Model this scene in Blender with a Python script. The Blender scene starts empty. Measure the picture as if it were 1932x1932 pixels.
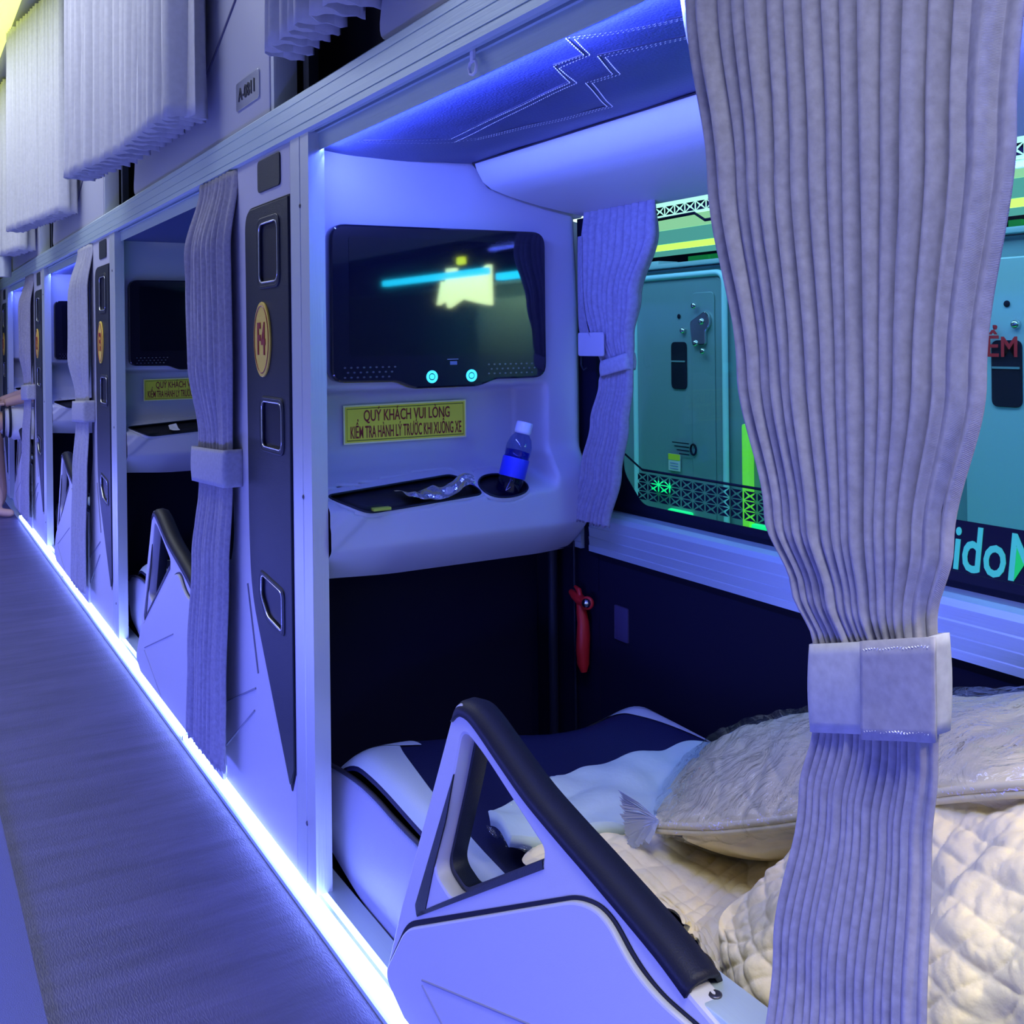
import bpy, math, random
from mathutils import Vector, Matrix, noise
random.seed(7)
scene = bpy.context.scene
COL = scene.collection
# ------------------------------------------------------------------ camera
F, CX, CY = 1950.0, 966.0, 644.0
CAM = Vector((-0.64, 0.0, 0.95))
AX = Vector((0.85781177, -0.01053973, 0.5138559))      # world x in (right, down, forward)
AY = Vector((-0.51384461, 0.00395942, 0.85787414))
AZ = Vector((-0.01107634, -0.99993662, -0.00201935))
def cdir(v): return Vector((AX.dot(v), AY.dot(v), AZ.dot(v)))
right, up, back = cdir(Vector((1,0,0))), cdir(Vector((0,-1,0))), cdir(Vector((0,0,-1)))
cd = bpy.data.cameras.new('camera'); cam = bpy.data.objects.new('camera', cd); COL.objects.link(cam)
cam.matrix_world = Matrix(((right.x, up.x, back.x, CAM.x), (right.y, up.y, back.y, CAM.y), (right.z, up.z, back.z, CAM.z), (0,0,0,1)))
cd.sensor_width = 36; cd.lens = 36*F/1932; cd.shift_y = (CY-966)/1932; cd.clip_start = 0.02
scene.camera = cam
# ------------------------------------------------------------------ world, exposure, large lights
w = bpy.data.worlds.new('world'); scene.world = w; w.use_nodes = True
w.node_tree.nodes['Background'].inputs[0].default_value = (0.05, 0.07, 0.9, 1)
w.node_tree.nodes['Background'].inputs[1].default_value = 0.10
vs = scene.view_settings
vs.view_transform = 'Standard'; vs.look = 'None'; vs.exposure = 0.0; vs.gamma = 1.0; vs.use_curve_mapping = False
def area(name, loc, rot, sx, sy, power, color, spread=180):
    l = bpy.data.lights.new(name, 'AREA'); l.shape = 'RECTANGLE'; l.size = sx; l.size_y = sy
    l.energy = power; l.color = color; l.spread = math.radians(spread)
    o = bpy.data.objects.new(name, l); COL.objects.link(o); o.location = loc; o.rotation_euler = [math.radians(a) for a in rot]
    return o
# aisle ceiling lights (cool white, over the corridor)
area('aisle_ceiling_light', (-0.50, -0.15, 2.33), (0, -6, 0), 0.45, 1.0, 18, (0.88, 0.92, 1.0), 92)
area('aisle_ceiling_light_far', (-0.62, 4.2, 2.33), (0, 0, 0), 0.45, 4.0, 38, (0.76, 0.82, 1.0))
# blue-violet skirting light washing the lower half of the corridor
area('aisle_skirting_light', (-0.86, 1.4, 0.03), (0, -97, 0), 0.12, 4.8, 35, (0.13, 0.16, 1.0))
area('aisle_skirting_light_far', (-0.86, 5.8, 0.03), (0, -97, 0), 0.12, 3.6, 25, (0.16, 0.19, 1.0))
# blue lamps behind the beam inside the lit cabins, and an unseen warm fill added to brighten the bedding
area('cabin_blue_lamp', (0.026, 0.95, 1.288), (0, -62, 0), 0.012, 1.6, 11, (0.09, 0.13, 1.0))
area('cabin_blue_lamp_third', (0.026, 4.70, 1.288), (0, -62, 0), 0.012, 1.6, 5.5, (0.13, 0.18, 1.0))
area('cabin_blue_lamp_fourth', (0.026, 6.57, 1.288), (0, -62, 0), 0.012, 1.6, 5.5, (0.13, 0.18, 1.0))
area('added_bedding_fill', (0.26, 0.05, 1.16), (24, 0, 0), 0.10, 0.06, 2.0, (1.0, 0.86, 0.62), 100)
# unseen cool fill added to brighten the coach alongside, and the green glow below
area('added_coach_fill', (0.95, 1.6, 2.0), (0, -50, 0), 0.5, 4.0, 42, (0.38, 0.66, 1.0))
area('yard_green_glow', (0.95, 2.0, -0.4), (0, -120, 0), 0.4, 4.0, 8, (0.05, 1.0, 0.35))
# ------------------------------------------------------------------ materials
def mat(name, col, rough=0.5, metal=0.0, bump=0.0, bscale=200.0, emit=None, es=0.0, stretch=None, var=0.0, coat=0.0, kind='noise', spec=0.5, bdist=0.002):
    m = bpy.data.materials.new(name); m.use_nodes = True; nt = m.node_tree; b = nt.nodes['Principled BSDF']
    b.inputs['Base Color'].default_value = (*col, 1); b.inputs['Roughness'].default_value = rough; b.inputs['Metallic'].default_value = metal
    b.inputs['Specular IOR Level'].default_value = spec
    if coat: b.inputs['Coat Weight'].default_value = coat; b.inputs['Coat Roughness'].default_value = 0.05
    if emit: b.inputs['Emission Color'].default_value = (*emit, 1); b.inputs['Emission Strength'].default_value = es
    if bump or var:
        tc = nt.nodes.new('ShaderNodeTexCoord'); mp = nt.nodes.new('ShaderNodeMapping')
        if stretch: mp.inputs['Scale'].default_value = stretch
        nt.links.new(tc.outputs['Object'], mp.inputs['Vector'])
        if kind == 'voronoi':
            t = nt.nodes.new('ShaderNodeTexVoronoi'); t.inputs['Scale'].default_value = bscale; out = t.outputs['Distance']
        elif kind == 'wave':
            t = nt.nodes.new('ShaderNodeTexWave'); t.inputs['Scale'].default_value = bscale; t.inputs['Distortion'].default_value = 1.5; t.bands_direction = 'DIAGONAL'; out = t.outputs['Fac']
        else:
            t = nt.nodes.new('ShaderNodeTexNoise'); t.inputs['Scale'].default_value = bscale; t.inputs['Detail'].default_value = 3; out = t.outputs['Fac']
        nt.links.new(mp.outputs[0], t.inputs['Vector'])
        if bump:
            bp = nt.nodes.new('ShaderNodeBump'); bp.inputs['Strength'].default_value = bump; bp.inputs['Distance'].default_value = bdist
            nt.links.new(out, bp.inputs['Height']); nt.links.new(bp.outputs[0], b.inputs['Normal'])
        if var:
            t2 = nt.nodes.new('ShaderNodeTexNoise'); t2.inputs['Scale'].default_value = bscale/6; t2.inputs['Detail'].default_value = 6; nt.links.new(mp.outputs[0], t2.inputs['Vector'])
            cr = nt.nodes.new('ShaderNodeValToRGB'); cr.color_ramp.elements[0].position = .3; cr.color_ramp.elements[1].position = .7
            cr.color_ramp.elements[0].color = (*[c*(1-var) for c in col], 1); cr.color_ramp.elements[1].color = (*[min(1, c*(1+var)) for c in col], 1)
            nt.links.new(t2.outputs['Fac'], cr.inputs[0]); nt.links.new(cr.outputs[0], b.inputs['Base Color'])
    return m
def clear(name, tint, refl=0.08, rough=0.02, trans=1.0, bump=0.0, bscale=30):
    m = bpy.data.materials.new(name); m.use_nodes = True; nt = m.node_tree; nt.nodes.clear()
    o = nt.nodes.new('ShaderNodeOutputMaterial'); mx = nt.nodes.new('ShaderNodeMixShader'); tr = nt.nodes.new('ShaderNodeBsdfTransparent'); gl = nt.nodes.new('ShaderNodeBsdfGlossy')
    fr = nt.nodes.new('ShaderNodeLayerWeight'); fr.inputs['Blend'].default_value = .5; pw = nt.nodes.new('ShaderNodeMath'); pw.operation = 'POWER'; pw.inputs[1].default_value = 4.0
    mu = nt.nodes.new('ShaderNodeMath'); mu.operation = 'MULTIPLY_ADD'; mu.inputs[1].default_value = .55; mu.inputs[2].default_value = refl; mu.use_clamp = True
    tr.inputs[0].default_value = (*tint, 1); gl.inputs['Roughness'].default_value = rough
    nt.links.new(fr.outputs['Facing'], pw.inputs[0]); nt.links.new(pw.outputs[0], mu.inputs[0]); nt.links.new(mu.outputs[0], mx.inputs[0]); nt.links.new(tr.outputs[0], mx.inputs[1]); nt.links.new(gl.outputs[0], mx.inputs[2]); nt.links.new(mx.outputs[0], o.inputs[0])
    if bump:
        n = nt.nodes.new('ShaderNodeTexNoise'); n.inputs['Scale'].default_value = bscale; n.inputs['Detail'].default_value = 4; n.inputs['Distortion'].default_value = 1.5
        tc = nt.nodes.new('ShaderNodeTexCoord'); nt.links.new(tc.outputs['Object'], n.inputs['Vector'])
        bp = nt.nodes.new('ShaderNodeBump'); bp.inputs['Strength'].default_value = bump; bp.inputs['Distance'].default_value = 0.02
        nt.links.new(n.outputs['Fac'], bp.inputs['Height']); nt.links.new(bp.outputs[0], gl.inputs['Normal']); nt.links.new(bp.outputs[0], fr.inputs['Normal'])
    return m
M = {}
M['alu'] = mat('brushed_aluminium', (.62,.66,.70), .38, .55, .15, 300, stretch=(1,1,.03))
M['alu_rail'] = mat('rail_aluminium', (.52,.64,.68), .42, .45, .12, 300, stretch=(1,.03,1))
M['grey'] = mat('grey_moulded_plastic', (.50,.50,.56), .48, 0, .12, 900)
M['grey2'] = mat('grey_upper_plastic', (.42,.43,.50), .5, 0, .12, 900)
M['dark'] = mat('charcoal_textured_plastic', (.010,.014,.028), .42, 0, .35, 700, spec=.3)
M['gloss'] = mat('glossy_dark_lining', (.05,.05,.10), .12, 0, coat=.6)
M['navy'] = mat('dark_lining', (.005,.005,.022), .8, spec=.2)
M['pit'] = mat('black_tray_plastic', (.004,.004,.008), .5)
M['chrome'] = mat('satin_chrome', (.7,.72,.78), .22, .9)
M['rubber'] = mat('black_rubber', (.008,.009,.022), .5, 0, .2, 500, spec=.25)
M['fabric'] = mat('lilac_grey_ribbed_fabric', (.30,.29,.35), .9, 0, .14, 700, var=.14, spec=.2, kind='wave')
M['fabric_light'] = mat('pale_grey_fabric', (.38,.38,.43), .9, 0, .12, 700, var=.10, spec=.2, kind='wave')
M['fabric_up'] = mat('pale_grey_upper_fabric', (.60,.60,.60), .9, 0, .08, 420, var=.05, spec=.2, kind='wave')
M['white'] = mat('pale_leatherette', (.52,.62,.66), .42, 0, .15, 500)
M['sideleather'] = mat('lilac_leatherette', (.42,.43,.56), .5, 0, .2, 500)
M['seatdark'] = mat('navy_leatherette', (.012,.015,.06), .45, 0, .25, 450, spec=.3)
M['ceil'] = mat('blue_grained_leatherette', (.065,.085,.22), .45, 0, .5, 260)
M['stitch'] = mat('white_thread', (.95,.95,.95), .5)
M['darkstitch'] = mat('dark_thread', (.03,.03,.05), .6)
M['duct'] = mat('white_moulded_lining', (.66,.70,.72), .45, 0, .15, 300)
M['black_gloss'] = mat('piano_black_plastic', (.008,.008,.018), .08, 0, coat=.5)
M['screen'] = mat('screen_glass', (.004,.005,.012), .03, 0, coat=.8)
M['cyan'] = mat('cyan_lit_ring', (.1,.5,.6), .4, emit=(.05,.65,.85), es=1.3)
M['yellow'] = mat('lime_yellow_vinyl', (.92,.86,.05), .4)
M['yellowd'] = mat('olive_print', (.16,.18,.01), .4)
M['redprint'] = mat('dark_red_print', (.28,.008,.01), .5)
M['gold'] = mat('gold_vinyl', (.85,.60,.08), .35, .1)
M['red'] = mat('red_plastic', (.62,.02,.02), .4)
M['steel'] = mat('bright_steel', (.6,.62,.65), .2, 1)
M['screwm'] = mat('screw_steel', (.10,.10,.13), .4, .8)
M['cream'] = mat('cream_quilted_cotton', (.84,.72,.38), .6, 0, .5, 60, var=.06, bdist=.004)
M['cream2'] = mat('cream_plain_cotton', (.82,.70,.36), .8, 0, .2, 200, var=.05)
M['sheet'] = mat('pale_mint_cotton', (.48,.60,.55), .75, 0, .4, 40, var=.06, bdist=.004)
M['led'] = mat('lit_led_strip', (1,1,1), .5, emit=(.24,.34,1.0), es=20)
M['ledblue'] = mat('lit_blue_led', (1,1,1), .5, emit=(.14,.24,1.0), es=85.0)
M['floor'] = None
M['glass'] = clear('window_glass', (.72,.90,.90), .02)
M['bag'] = clear('clear_plastic_film', (.95,.97,.98), .06, .035, bump=1.0, bscale=11)
M['bottle'] = clear('clear_bottle_plastic', (.62,.70,.95), .05, .03)
M['water'] = clear('blue_water', (.10,.14,.85), .03, .02)
M['cap'] = mat('white_bottle_cap', (.75,.8,.95), .35)
M['label'] = mat('blue_bottle_label', (.03,.05,.75), .4)
M['foil'] = mat('crumpled_silver_foil', (.7,.7,.7), .2, .9, .8, 60, bdist=.004)
M['lime'] = mat('lime_wrapper', (.45,.55,.05), .4)
M['blackfilm'] = mat('black_window_film', (.005,.006,.02), .45, spec=.2)
M['skin'] = mat('skin', (.55,.33,.24), .55)
M['shirt'] = mat('white_cotton', (.7,.7,.75), .8)
M['hair'] = mat('black_hair', (.02,.015,.015), .6)
M['buspaint'] = mat('teal_grey_vehicle_paint', (.22,.36,.40), .35, .1)
M['buspaint2'] = mat('pale_blue_vehicle_paint', (.45,.66,.70), .35, .1)
M['bustrim'] = mat('pale_rubber_seal', (.5,.85,.95), .4)
M['tube'] = mat('lit_lime_tube', (1,1,.6), .5, emit=(.85,1.0,.10), es=1.6)
M['wall_lit'] = mat('glowing_pale_green_wall', (.4,.6,.3), .7, emit=(.60,.95,.50), es=.85)  # light on the far walls, here and below, is put in as glow
M['wall_teal'] = mat('glowing_teal_wall', (.2,.45,.4), .7, emit=(.14,.42,.36), es=1.0)
M['wall_white'] = mat('lit_white_panel', (1,1,1), .7, emit=(.75,1.0,.85), es=1.3)
M['wall_green'] = mat('green_lit_door', (.02,.3,.05), .7, emit=(.02,.5,.12), es=.35)
M['redpaint'] = mat('red_paint', (.75,.02,.03), .5)
def floor_mat():
    m = bpy.data.materials.new('brown_violet_floor_vinyl'); m.use_nodes = True; nt = m.node_tree; b = nt.nodes['Principled BSDF']
    tc = nt.nodes.new('ShaderNodeTexCoord'); mp = nt.nodes.new('ShaderNodeMapping'); mp.inputs['Scale'].default_value = (1.0, 6.0, 1)
    n = nt.nodes.new('ShaderNodeTexNoise'); n.inputs['Scale'].default_value = 3; n.inputs['Detail'].default_value = 8; n.inputs['Roughness'].default_value = .7
    cr = nt.nodes.new('ShaderNodeValToRGB'); cr.color_ramp.elements[0].position = .35; cr.color_ramp.elements[1].position = .68
    cr.color_ramp.elements[0].color = (.050,.048,.13,1); cr.color_ramp.elements[1].color = (.095,.088,.22,1)
    n2 = nt.nodes.new('ShaderNodeTexNoise'); n2.inputs['Scale'].default_value = 420; mp2 = nt.nodes.new('ShaderNodeMapping'); mp2.inputs['Scale'].default_value = (1, .25, 1)
    bp = nt.nodes.new('ShaderNodeBump'); bp.inputs['Strength'].default_value = .35; bp.inputs['Distance'].default_value = .002
    for a, c in ((tc.outputs['Object'], mp.inputs[0]), (mp.outputs[0], n.inputs['Vector']), (n.outputs['Fac'], cr.inputs[0]), (cr.outputs[0], b.inputs['Base Color']),
                 (tc.outputs['Object'], mp2.inputs[0]), (mp2.outputs[0], n2.inputs['Vector']), (n2.outputs['Fac'], bp.inputs['Height']), (bp.outputs[0], b.inputs['Normal'])): nt.links.new(a, c)
    b.inputs['Roughness'].default_value = .42
    return m
M['floor'] = floor_mat()
# ------------------------------------------------------------------ helpers
def ray(px, py): return cdir(Vector(((px-CX)/F, (py-CY)/F, 1)))
def P(px, py, x):                                    # the point of the plane X = x lying in this direction
    r = ray(px, py); t = (x-CAM.x)/r.x; return CAM + r*t
def origin(o):
    v = Vector((0,0,0))
    while o: v = v + o.location; o = o.parent
    return v
def link(name, me, m, parent=None, smooth=False, auto=None):
    o = bpy.data.objects.new(name, me); COL.objects.link(o)
    if m:
        me.materials.clear(); me.materials.append(m)
    if parent:
        off = origin(parent)
        me.transform(Matrix.Translation(-off)); o.parent = parent
    if smooth:
        for p in me.polygons: p.use_smooth = True
        if auto: me.set_sharp_from_angle(angle=math.radians(auto))
    me.update()
    return o
def recenter(o):                                     # put a single-mesh thing's origin at its base
    vs_ = [v.co for v in o.data.vertices]
    c = Vector(((min(v.x for v in vs_)+max(v.x for v in vs_))/2, (min(v.y for v in vs_)+max(v.y for v in vs_))/2, min(v.z for v in vs_)))
    o.data.transform(Matrix.Translation(-c)); o.location = c; return o
def mesh(name, vs_, fs, m, parent=None, smooth=False, auto=None):
    me = bpy.data.meshes.new(name); me.from_pydata([tuple(v) for v in vs_], [], fs); me.validate()
    return link(name, me, m, parent, smooth, auto)
def thing(name, label, cat, loc=(0,0,0), group=None):
    o = bpy.data.objects.new(name, None); COL.objects.link(o); o.location = loc; o.empty_display_size = .05
    return tag(o, label, cat, group)
def tag(o, label, cat, group=None, kind=None):
    o['label'] = label; o['category'] = cat
    if group: o['group'] = group
    if kind: o['kind'] = kind
    return o
def struct(o): o['kind'] = 'structure'; return o
def children(o): return [c for c in bpy.data.objects if c.parent == o]
def dup(o, dy, label=None, parent=None, skip=()):
    c = o.copy(); COL.objects.link(c)
    if parent: c.parent = parent
    else: c.location = o.location + Vector((0, dy, 0))
    if label: c['label'] = label
    for ch in children(o):
        if ch.name.split('.')[0] in skip: continue
        dup(ch, 0, None, c, skip)
    return c
def bx(name, x0, x1, y0, y1, z0, z1, m, parent=None, bev=0.0, seg=2):
    vs_ = [(x, y, z) for x in (x0, x1) for y in (y0, y1) for z in (z0, z1)]
    fs = [(0,1,3,2), (4,6,7,5), (0,4,5,1), (2,3,7,6), (0,2,6,4), (1,5,7,3)]
    if not bev: return mesh(name, vs_, fs, m, parent)
    import bmesh
    bm = bmesh.new(); V = [bm.verts.new(v) for v in vs_]; [bm.faces.new([V[i] for i in f]) for f in fs]
    bmesh.ops.bevel(bm, geom=bm.edges[:], offset=bev, segments=seg, affect='EDGES', profile=.6)
    me = bpy.data.meshes.new(name); bm.to_mesh(me); bm.free()
    return link(name, me, m, parent, True, 50)
def fillet(pts, r, n=6):
    out = []; N = len(pts)
    for i in range(N):
        p = Vector(pts[i]); a = Vector(pts[i-1]); b = Vector(pts[(i+1) % N])
        ri = r[i] if isinstance(r, (list, tuple)) else r
        if ri <= 0: out.append((p.x, p.y)); continue
        u = (a-p); v = (b-p); ri = min(ri, u.length*.48, v.length*.48); u.normalize(); v.normalize()
        p0 = p+u*ri; p1 = p+v*ri
        for k in range(n+1):
            t = k/n; q = p0*(1-t)**2 + p*2*t*(1-t) + p1*t*t; out.append((q.x, q.y))
    return out
MAPS = {'YZ': Matrix(((0,0,1,0),(1,0,0,0),(0,1,0,0),(0,0,0,1))), 'XZ': Matrix(((1,0,0,0),(0,0,-1,0),(0,1,0,0),(0,0,0,1))),
        'XY': Matrix.Identity(4), 'AISLE': Matrix(((0,0,-1,0),(-1,0,0,0),(0,1,0,0),(0,0,0,1))), 'WIN': Matrix(((0,0,1,0),(1,0,0,0),(0,1,0,0),(0,0,0,1)))}
def shape(name, loops, plane, off, depth, m, parent=None, bev=0.0, smooth=True):
    """filled 2D outline (first loop) with holes (other loops), centred at 'off' along the plane normal"""
    cu = bpy.data.curves.new(name, 'CURVE'); cu.dimensions = '2D'; cu.fill_mode = 'BOTH'; cu.extrude = max(depth/2-bev, 0); cu.bevel_depth = bev; cu.bevel_resolution = 1; cu.offset = -bev
    for lp in loops:
        s = cu.splines.new('POLY'); s.points.add(len(lp)-1); s.use_cyclic_u = True
        for i, p in enumerate(lp): s.points[i].co = (p[0], p[1], 0, 1)
    ob = bpy.data.objects.new(name, cu); me = bpy.data.meshes.new_from_object(ob); bpy.data.objects.remove(ob); bpy.data.curves.remove(cu)
    me.transform(MAPS[plane])
    t = {'YZ': Vector((off,0,0)), 'XZ': Vector((0,off,0)), 'XY': Vector((0,0,off))}[plane]
    me.transform(Matrix.Translation(t)); me.name = name
    return link(name, me, m, parent, smooth, 35)
def text(name, body, plane, loc, size, m, parent=None, sx=1.0, bold=0.0, ext=.0006, rot=0.0, align='CENTER', shear=0.0):
    cu = bpy.data.curves.new(name, 'FONT'); cu.body = body; cu.size = size; cu.extrude = ext; cu.offset = bold; cu.align_x = align; cu.align_y = 'CENTER'; cu.shear = shear; cu.resolution_u = 3; cu.space_character = 1.18 if len(body) == 2 and body[0] == 'F' else 1.0
    ob = bpy.data.objects.new(name, cu); me = bpy.data.meshes.new_from_object(ob); bpy.data.objects.remove(ob); bpy.data.curves.remove(cu)
    me.transform(Matrix.Translation(loc) @ MAPS[plane] @ Matrix.Rotation(rot, 4, 'Z') @ Matrix.Diagonal((sx,1,1,1))); me.name = name
    return link(name, me, m, parent)
def grid(name, rows, m, parent=None, close=False, solid=0.0):
    nr, nc = len(rows), len(rows[0]); vs_ = [p for r in rows for p in r]; fs = []
    for i in range(nr-1):
        for j in range(nc-1+(1 if close else 0)):
            k = (j+1) % nc; fs.append((i*nc+j, i*nc+k, (i+1)*nc+k, (i+1)*nc+j))
    o = mesh(name, vs_, fs, m, parent, True)
    if solid:
        md = o.modifiers.new('s', 'SOLIDIFY'); md.thickness = solid; md.offset = 0
    return o
def cr(p0, p1, p2, p3, t):
    return 0.5*((2*p1) + (p2-p0)*t + (2*p0-5*p1+4*p2-p3)*t*t + (3*p1-p0-3*p2+p3)*t*t*t)
def crline(pts, n):
    out = []; N = len(pts)
    for k in range(n):
        s = k/(n-1)*(N-1); i = min(int(s), N-2); t = s-i
        g = lambda q: pts[max(0, min(N-1, q))]
        out.append(cr(g(i-1), g(i), g(i+1), g(i+2), t))
    return out
def crgrid(ctrl, nr, nc):
    a = [crline(r, nc) for r in ctrl]
    cols = [crline([a[i][j] for i in range(len(a))], nr) for j in range(nc)]
    return [[cols[j][i] for j in range(nc)] for i in range(nr)]
def normals(g):
    nr, nc = len(g), len(g[0]); out = []
    for i in range(nr):
        r = []
        for j in range(nc):
            du = g[i][min(j+1, nc-1)]-g[i][max(j-1, 0)]; dv = g[min(i+1, nr-1)][j]-g[max(i-1, 0)][j]
            n = du.cross(dv); r.append(n.normalized() if n.length > 1e-9 else Vector((0,0,1)))
        out.append(r)
    return out
def tube(name, pts, r, m, parent=None, n=8, closed=False, flat=None):
    pts = [Vector(p) for p in pts]; rows = []
    N = len(pts)
    segs = [(q-p).normalized() for p, q in zip(pts, pts[1:]) if (q-p).length > 1e-7]
    ref = max((Vector((0,0,1)), Vector((0,1,0)), Vector((1,0,0))), key=lambda ax: min((t_.cross(ax).length for t_ in segs), default=1))
    for i, p in enumerate(pts):
        a = pts[(i-1) % N] if (closed or i) else p; b = pts[(i+1) % N] if (closed or i < N-1) else p
        t = (b-a).normalized(); u = t.cross(ref)
        if u.length < .02: u = t.orthogonal()
        u.normalize(); v = t.cross(u); rr = r[i] if isinstance(r, (list, tuple)) else r
        rows.append([p + (u*math.cos(2*math.pi*k/n) + v*math.sin(2*math.pi*k/n)*(flat or 1))*rr for k in range(n)])
    if closed: rows.append(rows[0])
    nc = n; vs_ = [q for rw in rows for q in rw]; fs = []
    for i in range(len(rows)-1):
        for j in range(nc): k = (j+1) % nc; fs.append((i*nc+j, i*nc+k, (i+1)*nc+k, (i+1)*nc+j))
    if not closed: fs.append(tuple(range(nc))[::-1]); fs.append(tuple((len(rows)-1)*nc+j for j in range(nc)))
    return mesh(name, vs_, fs, m, parent, True, 60)
def lathe(name, prof, base, axis, m, parent=None, n=24):
    """prof: (radius, height) pairs along 'axis' from base"""
    axis = Vector(axis).normalized(); u = axis.orthogonal().normalized(); v = axis.cross(u); base = Vector(base)
    rows = [[base + axis*h + (u*math.cos(2*math.pi*k/n)+v*math.sin(2*math.pi*k/n))*r for k in range(n)] for r, h in prof]
    return grid(name, rows, m, parent, close=True)
def extrude_y(name, prof, y0, y1, m, parent=None, smooth=False):   # prof: closed (x,z) outline
    n = len(prof); vs_ = [(x, y, z) for y in (y0, y1) for x, z in prof]
    fs = [(i, (i+1) % n, n+(i+1) % n, n+i) for i in range(n)] + [tuple(range(n))[::-1], tuple(range(n, 2*n))]
    return mesh(name, vs_, fs, m, parent, smooth, 30)
def screw(parent, x, y, z, nrm='X', r=.0045):
    ax = {'X': (-1,0,0), 'Y': (0,-1,0), 'Z': (0,0,1)}[nrm]
    return lathe('screw', [(0,0), (r,0), (r,.001), (r*.7,.0018), (r*.3,.001), (0,.0006)], (x, y, z), ax, M['screwm'], parent, 12)
PER = 1.87
# ------------------------------------------------------------------ the setting
fl = struct(bx('floor', -1.3, -.022, -1.2, 8.2, -.12, -.072, M['floor']))
struct(bx('trim_1', -1.3, -.452, -1.2, 8.2, -.0719, -.066, mat('pale_blue_carpet_edge', (.15,.16,.28), .9, 0, .5, 500)))
struct(bx('ceiling', -1.3, .75, -1.2, 8.2, 2.40, 2.45, M['grey2']))
struct(bx('wall_left', -1.34, -1.3, -1.2, 8.2, -.12, 2.45, M['grey2']))
struct(bx('wall_far', -1.3, .75, 8.2, 8.25, -.12, 2.45, M['grey2']))
struct(bx('wall_near', -1.3, .75, -1.25, -1.2, -.12, 2.45, M['grey2']))
# cabin floor and deck
struct(bx('trim_2', .0205, .78, -1.2, 8.2, -.14, -.045, M['navy']))
# sill profile beside the light strip
struct(extrude_y('trim_3', [(-.0215,-.075),(.0195,-.075),(.0195,-.045),(.055,-.045),(.055,-.036),(.0165,-.036),(.0145,-.052),(-.0195,-.066)], -1.2, 8.2, M['alu_rail']))
# main aluminium beam carrying the upper bunks
prof = [(-.010,1.326),(-.010,1.337),(-.008,1.3375),(-.008,1.339),(-.010,1.3395),(-.010,1.358),(-.0085,1.3585),(-.0085,1.3597),(-.010,1.3602),(-.010,1.380),(-.0085,1.3805),(-.0085,1.3817),(-.010,1.3822),
        (-.010,1.394),(-.006,1.398),(.05,1.398),(.05,1.345),(.0205,1.335),(.0205,1.293),(.0165,1.2915),(.0150,1.3215),(.0115,1.3225),(.0115,1.345),(.0035,1.345),(.0035,1.3225),(-.004,1.3225)]
struct(extrude_y('trim_4', prof[::-1], -1.2, 8.2, M['alu_rail']))
# window wall
XW = .62
win_bays = [(-1.2, .10, 'x'), (.10, 1.79, 'a')]
def bay(y0, y1, n, lit=True):
    struct(bx('wall_right_%d' % n if n > 1 else 'wall_right', XW+.004, XW+.10, y0, y1, -.14, .503, M['navy']))
    s = struct(extrude_y('trim_%d' % (4+n), [(.612,.503),(.664,.503),(.664,.588),(.630,.588),(.618,.583),(.612,.574),(.6135,.5555),(.612,.553),(.6135,.5345),(.612,.533),(.6135,.5165),(.612,.515)], y0, y1, M['alu_rail']))
    # moulded white panel sloping from ceiling to window head
    pr = [(.347,1.302),(.352,1.285),(.366,1.262),(.385,1.249),(.43,1.236),(.50,1.222),(.56,1.213),(.605,1.207),(.622,1.207),(.6285,1.216),(.6285,1.40),(.347,1.40)]
    c = tag(recenter(extrude_y('window_head_panel', pr, y0, y1, M['duct'], smooth=True)), 'white moulded panel sloping from the leather ceiling to the window head' if n == 1 else 'white window head panel of a cabin further down the aisle', 'panel')
bay(-1.2, 1.785, 1)
for k in (2, 3, 4): bay(1.785+PER*(k-2)+.03, 1.785+PER*(k-1), k)
struct(bx('trim_11', .622, .662, 1.765, 1.83, -.04, 1.206, M['navy']))
# glass with its printed black border, first bay
gw = struct(bx('window_1', .660, .664, -1.2, 1.785, .583, 1.26, M['glass']))
border = [( .05,.588),(1.785,.588),(1.785,1.255),(.05,1.255)]
hole = fillet([(1.665,.612),(1.755,.70),(1.755,1.19),(.04,1.205),(-.2,1.205),(-.2,.612)], 0.01)
hole = fillet([(1.660,.612),(1.722,.672),(1.722,1.226),(.08,1.226),(.08,.612)], [.02,.02,.02,0,0])
shape('printed_border', [border, hole], 'YZ', .6585, .002, M['blackfilm'], gw)
# dark frit band on the right that carries the mirrored lettering
shape('printed_band', [[(.08,.6125),(1.02,.6125),(1.02,.686),(.08,.686)]], 'YZ', .6580, .001, M['blackfilm'], gw)
let_m = mat('glowing_green_lettering', (.1,.5,.35), .4, emit=(.02,.45,.22), es=.55)  # letters glow; green light from outside is put into their material
t = text('lettering', 'Mobi', 'WIN', (.6570, .812, .6440), .092, let_m, gw, sx=.72, bold=.0012, align='LEFT', shear=-.15)
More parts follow.
